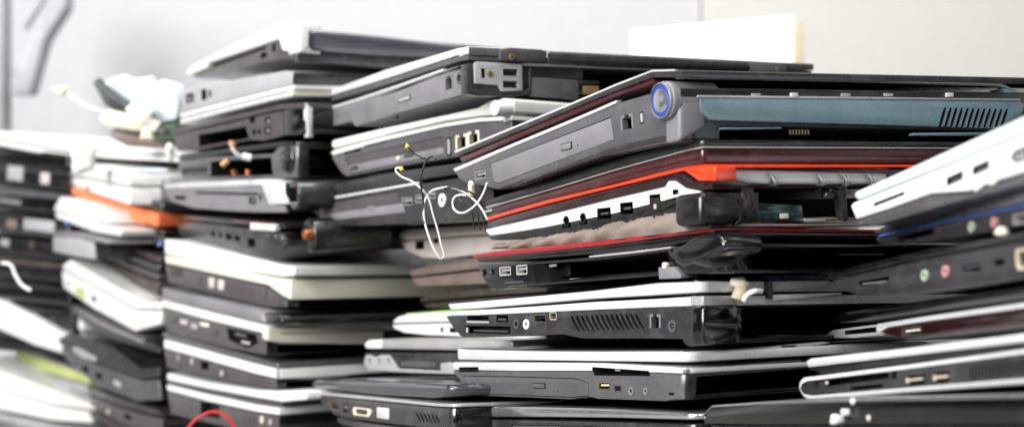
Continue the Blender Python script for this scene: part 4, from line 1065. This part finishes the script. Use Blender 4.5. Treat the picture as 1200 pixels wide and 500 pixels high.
under(ww, tube('orange_tip', [PT(260, 194, 1.275), PT(267, 188, 1.275)], 0.0028, 'wire_orange'))
under(ww, tube('copper_contact', [PT(274, 199, 1.285), PT(275, 205, 1.285)], 0.003, 'copper'))
under(ww, tube('copper_contact', [PT(291, 199, 1.285), PT(291, 205, 1.285)], 0.003, 'copper'))
l = Lap('grey laptop with a white angular corner and long disc slot, fifth from its stack top', 1.23, (336, 250), (224, 244), (430, 245), La=0.26, Lb=0.33)
b_ = l.solid('base', 'mid_grey', [(192, 221), (262, 218), (306, 217), (313, 240), (336, 241), (336, 249), (300, 249), (262, 247), (226, 244), (199, 236)], bev=0.0012, rc=0.004)
l.solid('lid', 'silver', [(191, 216), (230, 213), (305, 210), (318, 210), (330, 216), (336, 239), (314, 240), (306, 217), (262, 218.5), (192, 221)], d0=-0.0008, bev=0.0012, rc=0.004)
l.slot(b_, 211, 231.5, 13, 4.5); l.slot(b_, 264, 226.5, 72, 2.8); l.slot(b_, 296, 235, 8, 8); l.plate(296, 235, 5, 4, 'mid_grey', d=0.003, name='usb_port'); l.jack(b_, 305.5, 230.5, 11, ring='slate')
hb = l.barrel(344, 229, 17, 0.06, 'charcoal', 'hinge', d_start=-0.002, bev=0.0015); l.slot(hb, 343, 229, 10, 20, d=-0.002, depth=0.02)
l.solid('rear_wall', 'black', [(336, 214), (430, 216), (430, 243), (336, 247)], 'b', 0.0, 0.006, bev=0.002)
l.done()
l = Lap('battered dark laptop with a white label and a copper-rimmed broken hinge', 1.23, (335, 306), (226, 282), (430, 298), La=0.26, Lb=0.33)
l.solid('lid', 'black', [(215, 252), (262, 256), (335, 262), (335, 268), (262, 262), (214, 257)], bev=0.001)
l.solid('red_line', 'maroon', [(270, 257), (318, 260.5), (318, 263), (270, 260)], d0=-0.001, d1=0.01, bev=0.0004)
b_ = l.solid('base', 'charcoal', [(208, 262), (228, 260), (262, 264), (331, 273), (335, 280), (334, 290), (324, 304), (262, 291), (224, 282), (210, 275)], bev=0.0016, rc=0.006)
for x, y, w, h in ((249.6, 274, 4, 6), (258.5, 275, 3, 7), (268, 277, 7, 7), (278, 279, 7, 6), (294.7, 284, 9, 10)): l.slot(b_, x, y, w, h)
l.solid('label_strip', 'label_paper', [(293, 261), (322, 263), (322, 271), (293, 269)], d0=-0.004, d1=0.002, bev=0.0005)
l.barrel(356, 275, 6, 0.012, 'copper', 'hinge_ring', d_start=0.004, bev=0.001); l.barrel(361, 276, 20, 0.08, 'black', 'hinge', d_start=0.012, bev=0.003)
for x, y in ((314, 275.5), (324, 277), (331, 279)): l.disc(x, y, 3.5, 'chrome', d=-0.0004, name='screw')
l.done()
l = Lap('large cream-white laptop with a mauve side, widest of the left-centre stack', 1.23, (337, 361), (198, 331), (480, 357), La=0.26, Lb=0.33)
l.solid('lid', 'white', [(192, 280), (262, 295), (335, 311), (345, 312), (345, 323), (330, 324), (262, 314), (192, 297)], bev=0.0016, rl=0.004, seg=3)
l.solid('lid_rear', 'silver', [(345, 312), (400, 312.5), (482, 313), (482, 321), (400, 322), (345, 323)], 'b', -0.001, 0.004, bev=0.001)
l.solid('trim', 'cream', [(192, 299), (262, 313), (318, 324.5), (341, 328), (341, 351), (330, 346), (314, 334), (262, 323), (193, 308)], bev=0.0012, rl=0.004)
b_ = l.solid('base', 'mauve', [(193, 309.5), (262, 324.5), (313, 335.5), (329, 347), (337, 352), (337, 360), (313, 359), (262, 347), (197, 331)], bev=0.001)
l.plate(206, 318, 16, 10, 'dark_brown', d=0.0, proud=0.0003, name='card_slot')
l.plate(233.5, 328, 8, 14, 'jack_dark', name='modem_port')
for x, y in ((248, 331), (259, 333.5)): l.plate(x, y, 7, 12, 'pink_silver', name='usb_port', bev=0.0008)
l.plate(312, 346, 1.2, 22, 'void', d=0.0, proud=0.0001, name='seam')
l.solid('rear_panel', 'cream_grey', [(346, 326), (400, 325), (474, 324), (474, 344), (400, 342), (352, 341)], 'b', -0.0015, 0.004, bev=0.001)
l.solid('rear_trim', 'cream', [(341, 328), (346, 326), (353, 341), (400, 342.5), (490, 343), (490, 347.5), (400, 348.5), (341, 350)], 'b', -0.003, 0.004, bev=0.0008)
l.plate(377, 334, 1, 14, 'cream', 'b', -0.0015, 0.0004, 0.001, 'seam'); l.disc(435, 334.5, 4, 'white', 'b', -0.0015, name='screw')
l.cutpx(b_, [(350, 353), (520, 351), (520, 356), (350, 359)], 'b', 0.05)
l.done()
l = Lap('dark-lidded laptop with a broken side and a thick cream band at the back', 1.23, (312, 417), (196, 390), (450, 411), La=0.26, Lb=0.33)
l.solid('lid', 'mid_grey', [(189, 336.5), (240, 348), (298, 362), (308, 368), (310, 378), (296, 375), (240, 362), (189, 350)], bev=0.0016, rc=0.006, rl=0.004, d1=0.32)
l.solid('lid_corner', 'gloss_black', [(308, 366), (326, 370), (330, 375), (328, 382), (311, 380)], d0=0.0, d1=0.30, bev=0.002)
l.solid('trim', 'white', [(189, 351), (240, 364), (311, 381.5), (313, 383), (313, 391), (308, 390), (240, 374), (189, 359)], bev=0.001, rl=0.004)
l.solid('rear_band', 'cream', [(313, 383), (330, 382.5), (450, 384), (450, 388), (450, 403), (330, 402), (313, 399)], 'b', -0.002, 0.01, bev=0.002, seg=3)
l.plate(390, 389, 118, 1.2, 'brass', 'b', -0.002, 0.0003, 0.001, 'seam')
b_ = l.solid('base', 'mauve', [(190, 360), (240, 375), (308, 391), (312, 400), (312, 416), (270, 408), (196, 390)], bev=0.001)
l.cutpx(b_, [(266, 384), (300, 391), (303, 402), (290, 408), (268, 398)], 'a', 0.02)
for x, y, w, h, m in ((216, 377, 8, 5, 'pink_silver'), (228, 382, 7, 6, 'light_grey'), (240, 380, 10, 4, 'ivory'), (252, 388, 8, 7, 'jack_dark'), (204, 374, 7, 6, 'jack_dark')): l.plate(x, y, w, h, m, name='broken_port', proud=0.001)
l.plate(282, 392, 14, 4, 'slate', d=0.004, name='circuit_edge'); l.plate(288, 401, 10, 3, 'pink_silver', d=0.006, name='circuit_edge')
l.cutpx(b_, [(325, 404), (500, 403), (500, 410), (325, 414)], 'b', 0.05)
l.done()
l = Lap('laptop with a thin dark lid over a broad white rim, second above the red wire', 1.23, (324, 456), (196, 431), (410, 450), La=0.26, Lb=0.33)
l.solid('lid', 'slate', [(190, 389), (240, 402), (300, 418), (325, 426), (325, 431), (300, 425), (240, 409), (191, 395)], bev=0.001, rc=0.004)
l.solid('trim', 'white', [(191, 397), (240, 410), (300, 426), (325, 432), (325, 443.5), (300, 438), (240, 421), (191, 407.5)], bev=0.0012, rc=0.006, rl=0.004)
l.solid('rear_trim', 'light_grey', [(325, 432), (372, 433), (410, 432), (410, 440), (372, 443), (325, 443.5)], 'b', -0.0006, 0.006, bev=0.001)
b_ = l.solid('base', 'mauve', [(192, 409), (240, 422.5), (300, 439), (324, 445), (324, 456), (260, 444), (196, 431)], bev=0.001)
for x, y, m in ((209, 419, 'light_grey'), (225, 423, 'pink_silver'), (211, 428, 'jack_dark'), (260, 437, 'pink_silver'), (266, 440, 'jack_dark')): l.jack(b_, x, y, 7, ring=m)
l.slot(b_, 240, 428, 9, 9)
l.cutpx(b_, [(335, 447), (450, 445), (450, 450), (335, 454)], 'b', 0.05)
l.done()
l = Lap('white scuffed laptop with dark side, the red wire hanging across it', 1.23, (327, 515), (200, 485), (420, 506), La=0.26, Lb=0.33)
l.solid('lid', 'white', [(194, 436), (240, 447), (300, 456), (345, 457.5), (359, 458), (359, 468), (330, 471), (300, 466), (240, 455), (194, 445)], bev=0.0022, rl=0.006, seg=3)
l.solid('torn_edge', 'mauve', [(196, 446), (240, 456), (300, 467), (330, 472), (330, 475), (300, 471), (240, 460), (196, 449)], d0=0.001, d1=0.01, bev=0.0005)
l.solid('trim', 'white', [(194, 450), (240, 461), (300, 474), (327, 478), (327, 486), (300, 482), (240, 469), (195, 457)], bev=0.0012, rc=0.004, rl=0.004)
l.solid('rear_trim', 'white', [(327, 478), (384, 476), (384, 481), (327, 486)], 'b', -0.0006, 0.006, bev=0.001)
b_ = l.solid('base', 'mauve', [(196, 458.5), (240, 470.5), (300, 483.5), (327, 487.5), (327, 514), (200, 485)], bev=0.001)
l.slot(b_, 246, 480, 22, 16); l.jack(b_, 307, 491, 9, ring='ivory'); l.jack(b_, 317, 494, 7, ring='pink_silver')
for k in range(3): l.plate(286 + k * 6, 489 + k, 2, 9, 'jack_dark', name='seam')
l.done()
wire('wire', 'bright red wire arching out at the bottom left of the stacks', [(212, 512), (221, 500), (234, 488), (250, 482), (262, 485), (271, 493), (276, 504)], 1.25, 0.0014, 'wire_red')

# ================================================================== FAR LEFT STACKS (out of focus)
def lp(label, D, C, L, parts, La=0.26, Lb=0.33, R=None, ports=(), topm=None):
    l = Lap(label, D, C, L, R, La=La, Lb=Lb)
    hosts = {}
    for name, m, poly in parts:
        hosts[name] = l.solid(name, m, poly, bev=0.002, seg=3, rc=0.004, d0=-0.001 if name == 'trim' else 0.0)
    for kind, x, y, w, h, m in ports:
        if kind == 'plate': l.plate(x, y, w, h, m, name='port_cover', proud=0.001)
        if kind == 'slot': l.slot(hosts['base'], x, y, w, h)
        if kind == 'jack': l.jack(hosts['base'], x, y, h, ring=m, proud=0.0015)
    if 'lid' in hosts and topm:
        poly = [p for p in parts if p[0] == 'lid'][0][2]
        k = max(range(len(poly)), key=lambda i: (poly[i][0], -poly[i][1])) + 1
        tp_ = [(x + (3 if i == 0 else 0), y - 0.8) for i, (x, y) in enumerate(poly[:k])]
        l.solid('lid_top', topm, tp_ + [(x, y + 2.0) for x, y in tp_[::-1]], d0=0.005, d1=Lb - 0.004, bev=0.0006)
    l.done()
    return l
D0 = 1.53
lp('thin white laptop lying flat across the top of the blurred left stack', D0, (209, 190), (122, 184), [('lid', 'white', [(80, 168), (122, 171), (209, 179), (209, 183), (122, 177), (80, 173)]), ('base', 'white', [(82, 175), (122, 178.5), (209, 184.5), (209, 190), (122, 185), (90, 180)])])
lp('grey laptop with a silver lid edge, second in the blurred left stack', D0, (196, 238), (124, 213), [('lid', 'light_grey', [(118, 192), (150, 199), (196, 209), (196, 216), (150, 207), (118, 198)]), ('base', 'mauve', [(119, 199.5), (150, 208.5), (196, 217.5), (196, 237), (150, 224), (122, 212)])], ports=(('plate', 169, 218, 11, 5, 'jack_dark'),))
lp('pale white laptop sticking out left above the orange-edged one', D0, (150, 246), (88, 222), [('lid', 'white', [(84, 196), (100, 192), (150, 204), (150, 218), (100, 208), (84, 206)]), ('base', 'white', [(84, 208), (100, 210), (150, 220), (150, 240), (86, 219)])])
l = lp('dark laptop with a bright orange front edge in the blurred left stack', D0, (186, 268), (86, 228), [('lid', 'charcoal', [(100, 218), (130, 216), (190, 238), (190, 248), (130, 232), (100, 224)]), ('trim', 'orange_pale', [(83, 220), (130, 235), (180, 249), (184, 252), (183, 266), (176, 264), (170, 260), (166, 263), (154, 258), (150, 254), (146, 257), (130, 249), (84, 227)])])
lp('chunky white laptop left of the silver ring jacks', D0, (142, 279), (64, 252), [('lid', 'white', [(63, 243), (70, 231), (100, 238), (124, 248), (126, 262), (100, 257), (64, 248)]), ('base', 'white', [(64, 249), (100, 258), (126, 264), (142, 270), (140, 277), (110, 272), (66, 256)])])
lp('dark laptop with three silver ring jacks beneath the orange edge', D0, (190, 290), (124, 264), [('base', 'charcoal', [(122, 250), (150, 260), (190, 277), (190, 290), (150, 276), (123, 264)]), ('lid', 'black', [(122, 244), (150, 254), (190, 270), (190, 276), (150, 259), (122, 249)])], ports=(('jack', 133, 262, 9, 9, 'jack_white'), ('jack', 138.5, 262.6, 8, 8, 'silver'), ('jack', 143.5, 263.5, 8, 8, 'silver')))
lp('pale grey laptop end at the left below the chunky white one', D0, (125, 316), (62, 296), [('base', 'light_grey', [(62, 277), (90, 278), (110, 284), (112, 304), (90, 301), (62, 295)]), ('lid', 'mid_grey', [(62, 271), (90, 272), (125, 282), (125, 286), (90, 278), (62, 276)])])
lp('dark laptop with a short white bar on its edge in the blurred stack', D0, (186, 316), (108, 284), [('lid', 'dark_brown', [(105, 268), (140, 282), (186, 301), (186, 308), (140, 289), (105, 274)]), ('trim', 'white', [(105, 270), (112, 271), (133, 281), (132, 287), (120, 283), (106, 276)]), ('base', 'charcoal', [(106, 276), (140, 291), (186, 310), (186, 319), (140, 300), (108, 284)])])
lp('brownish dark laptop right above the white one with a yellow badge', D0, (186, 346), (112, 308), [('lid', 'mauve', [(110, 292), (140, 303), (184, 321), (184, 328), (140, 311), (112, 300)]), ('base', 'dark_brown', [(112, 302), (140, 313), (184, 330), (184, 346), (150, 331), (114, 309)])], ports=(('plate', 168, 330, 12, 7, 'mauve'),))
lp('white laptop with a pale yellow badge and small black socket on its side', D0, (160, 388), (76, 338), [('lid', 'white', [(73, 310), (82, 304), (120, 326), (164, 352), (186, 354), (188, 362), (160, 362), (110, 335), (74, 316)]), ('base', 'white', [(72, 317), (110, 337), (158, 364), (188, 364), (187, 380), (158, 388), (110, 362), (74, 337)])], ports=(('plate', 95, 343, 9, 12, 'lime'), ('slot', 110, 350, 5, 6, 'void'), ('plate', 80, 332, 3, 4, 'light_grey'), ('plate', 160, 377, 16, 7, 'cream')), topm='charcoal')
lp('slim dark laptop with a silver line, beneath the yellow-badged white one', D0, (166, 404), (90, 366), [('lid', 'mauve', [(86, 357), (120, 372), (168, 394), (168, 400), (120, 379), (87, 362)]), ('trim', 'silver_dull', [(87, 362), (120, 379), (168, 400), (168, 402), (120, 382), (88, 364)]), ('base', 'black', [(88, 365), (120, 383), (180, 402), (186, 408), (186, 414), (120, 394), (92, 374)])])
lp('big charcoal laptop with a white glint on its lid edge, low in the left stack', D0, (186, 468), (76, 420), [('lid', 'charcoal', [(68, 396), (80, 390), (130, 406), (165, 432), (186, 430), (186, 442), (165, 444), (110, 424), (70, 404)]), ('trim', 'silver_dull', [(84, 406), (92, 407), (112, 418), (112, 424), (96, 420), (85, 412)]), ('base', 'slate', [(70, 406), (110, 426), (165, 446), (186, 444), (190, 468), (160, 470), (110, 450), (76, 420)])], ports=(('slot', 100, 432, 6, 7, 'void'), ('slot', 116, 440, 7, 7, 'void'), ('plate', 138, 449, 9, 6, 'light_grey')))  # the trim piece is a lid highlight put in as pale colour
lp('dark laptop at the foot of the left stack beside the red wire', D0, (190, 512), (106, 468), [('lid', 'charcoal', [(101, 452), (140, 466), (186, 480), (190, 488), (140, 476), (103, 460)]), ('base', 'mauve', [(104, 462), (140, 478), (190, 491), (190, 512), (140, 496), (108, 476)])], ports=(('jack', 128, 482, 7, 7, 'pink_silver'), ('slot', 150, 488, 8, 6, 'void')))
lp('blurred black laptop in the gap at the lower right of the left stack', D0 + 0.03, (206, 540), (110, 496), [('lid', 'dark_brown', [(104, 480), (140, 497), (200, 512), (200, 520), (140, 506), (106, 490)]), ('base', 'black', [(106, 492), (140, 508), (206, 522), (206, 540), (140, 522), (110, 500)])])
D_1 = 1.78
lp('white laptop slab topping the far-left stack', D_1, (92, 188), (-40, 166), [('lid', 'white', [(-60, 150), (0, 154), (60, 164), (96, 172), (96, 180), (60, 174), (0, 163), (-60, 160)]), ('base', 'white', [(-60, 161), (0, 165), (60, 176), (94, 182), (92, 188), (60, 182), (0, 171), (-50, 167)])])
rows = [('black laptop directly beneath the white slab at the far left', 172, 190, 'black', 'gloss_black'), ('dark laptop with a silver patch, third down at the far left', 192, 216, 'charcoal', 'black'),
        ('slate-black laptop halfway down the far-left stack', 220, 244, 'slate', 'gloss_black'), ('black laptop with pale plastic corner at the far left', 248, 272, 'black', 'charcoal'), ('black laptop with an amber port under the pale corner', 276, 298, 'gloss_black', 'black'),
        ('brown-black laptop at the far left above the white slabs', 302, 324, 'dark_brown', 'black'), ('deep black laptop tucked behind the lime-green edge', 328, 350, 'black', 'gloss_black'), ('black laptop shadowed between white slabs at far left', 354, 380, 'black', 'charcoal'), ('black laptop behind the white slabs, near the bottom left', 384, 410, 'charcoal', 'black')]
for k, (lab, yt, yb, m1, m2) in enumerate(rows):
    dx = (k * 37) % 11 - 4
    mid = (yt * 0.55 + yb * 0.45)
    pp = ()
    if k == 1: pp = (('plate', 18, 203, 18, 17, 'light_grey'), ('plate', 53, 209, 10, 13, 'pink_silver'))
    if k == 3: pp = (('plate', 46, 264, 36, 13, 'light_grey'), ('plate', 14, 262, 12, 10, 'brown'))
    if k == 4: pp = (('jack', 38, 286, 8, 8, 'brass'), ('plate', 6, 284, 10, 8, 'silver_dull'))
    if k == 2: pp = (('plate', 12, 236, 26, 5, 'mid_grey'), )
    lp(lab, D_1, (84 + dx, yb + 10), (-30, yb - 4),
       [('lid', m1, [(-50, yt - 6), (0, yt - 2), (82 + dx, yt + 9), (84 + dx, yt + 15), (0, mid - 2), (-50, mid - 7)]),
        ('base', m2, [(-50, mid - 5), (0, mid), (84 + dx, yt + 17), (84 + dx, yb + 9), (0, yb), (-50, yb - 7)])], ports=pp)
lp('bright white laptop slab poking right at lower left, above the lime edge', 1.78, (94, 386), (30, 346), [('lid', 'white', [(30, 334), (42, 332), (70, 345), (96, 362), (96, 372), (70, 358), (31, 342)]), ('base', 'white', [(31, 343), (70, 360), (96, 374), (96, 388), (70, 374), (32, 352)])])
lp('long white laptop slab slanting down from the left edge', 1.78, (72, 414), (-40, 372), [('lid', 'white', [(-50, 340), (0, 352), (40, 372), (76, 392), (76, 402), (40, 384), (0, 364), (-50, 352)]), ('base', 'white', [(-50, 354), (0, 366), (40, 386), (76, 404), (74, 414), (40, 404), (0, 386), (-50, 372)])])
lp('lime green edged laptop low at the left', 1.78, (104, 462), (24, 424), [('lid', 'mid_grey', [(20, 408), (26, 404), (60, 420), (102, 437), (102, 440), (60, 424), (24, 408)]), ('trim', 'lime', [(18, 412), (24, 407), (60, 424), (102, 440), (104, 450), (60, 438), (20, 420)]), ('base', 'light_grey', [(24, 424), (60, 440), (104, 452), (104, 462), (60, 450), (28, 432)])])
lp('broad white laptop filling the bottom left corner', 1.78, (110, 500), (-40, 446), [('lid', 'white', [(-60, 424), (0, 436), (60, 456), (104, 472), (112, 480), (60, 474), (0, 456), (-60, 444)]), ('base', 'white', [(-60, 446), (0, 458), (60, 476), (112, 484), (110, 496), (60, 492), (0, 480), (-50, 462)])])
lp('lowest pale laptop cut off by the bottom left corner of the photo', 1.78, (100, 530), (-40, 492), [('lid', 'light_grey', [(-60, 468), (0, 484), (60, 498), (108, 506), (108, 512), (60, 508), (0, 494), (-60, 482)]), ('base', 'white', [(-60, 484), (0, 496), (60, 510), (108, 514), (100, 530), (60, 526), (0, 512), (-40, 500)])])

# heap of boards and plastic on the blurred left stack
def card(name, label, cat, m, poly, D, th, tilt=0.6, bev=0.001):
    o = world_poly(name, m, poly, D, th, axis=Vector((0.25, 1, tilt)).normalized(), bev=bev)
    return tag(o, label, cat) if label else o
card('plastic_cover', 'bluish white plastic cover on top of the blurred parts heap', 'plastic cover', 'pearl', [(120, 99), (138, 95), (150, 100), (172, 97), (176, 104), (168, 112), (150, 122), (138, 112)], 1.56, 0.02)
card('plastic_cover', 'pale plastic cover resting right of the bluish one on the parts heap', 'plastic cover', 'pearl', [(160, 112), (182, 103), (204, 110), (209, 122), (206, 140), (190, 143), (178, 132), (160, 138), (150, 126)], 1.54, 0.025)
card('plastic_shard', 'greenish white shard between the two plastic covers', 'plastic shard', 'cream', [(146, 128), (160, 124), (176, 134), (172, 142), (158, 142)], 1.52, 0.012)
cb = empty('circuit_board', PT(190, 155, 1.52)); tag(cb, 'green circuit board edge beside a yellow capacitor in the blurred heap', 'circuit board')
under(cb, card('board', None, None, 'pcb', [(168, 142), (206, 146), (206, 166), (186, 164), (168, 158)], 1.54, 0.05))
under(cb, card('chip', None, None, 'pcb_chip', [(186, 150), (198, 151), (198, 158), (186, 157)], 1.436, 0.004, 0.0))
blob('capacitor', 'yellow-tipped cream capacitor in front of the green circuit board', 'capacitor', 172, 158, 1.51, 18, 13, 'ivory', 21)
blob('capacitor_tip', 'small amber component on the cream capacitor', 'component', 167, 163, 1.50, 7, 6, 'wire_orange', 22)
card('plastic_strip', 'cream plastic strip lying across the blurred parts heap', 'plastic strip', 'cream', [(116, 138), (124, 134), (160, 142), (184, 148), (182, 155), (156, 153), (120, 146)], 1.53, 0.03)
cn = card('ribbon_connector', 'black connector strip slanting out of the blurred heap', 'connector', 'pcb_chip', [(108, 97), (112, 96), (128, 112), (146, 124), (156, 134), (152, 138), (134, 132), (122, 122)], 1.54, 0.012)
card('metal_bracket', 'brownish metal bracket under the cream strip', 'bracket', 'brown', [(128, 156), (160, 158), (204, 168), (204, 176), (150, 172), (130, 162)], 1.55, 0.05)
wire('cable', 'pale cable sticking out left from the blurred parts heap', [(64, 105), (74, 106), (86, 114), (100, 124), (118, 130), (134, 136)], 1.55, 0.0018, 'wire_white', 'cable')
blob('plug', 'cream plug with orange tint at the end of the pale cable', 'plug', 70, 106, 1.55, 18, 10, 'ivory', 23)
blob('plastic_bag', 'crumpled white plastic lump between the two left stacks', 'plastic', 98, 188, 1.57, 24, 30, 'white', 24)
blob('plastic_bag', 'smaller white plastic lump right of the large one, on the thin white laptop', 'plastic', 200, 178, 1.50, 12, 18, 'white', 25)
blob('plastic_bottle', 'light blue plastic piece between the thin white laptop and the grey one', 'plastic piece', 176, 200, 1.52, 34, 8, 'pearl', 26)
wire('cable', 'thin pale cable curling at the left edge beside the white slabs', [(2, 308), (12, 310), (18, 322), (26, 334), (36, 340)], 1.50, 0.0018, 'wire_white', 'cable')
blob('blue_plug', 'tiny blue plug beside the cream-white laptop', 'plug', 188, 286, 1.28, 6, 6, 'blue_line', 27)
blob('blue_plug', 'tiny blue plug at the left of the pale grey laptop end', 'plug', 79, 262, 1.38, 7, 6, 'blue_line', 28)

import os
if os.environ.get('LAPCHK'):
    for c in CHECK: print('CHK', *c)
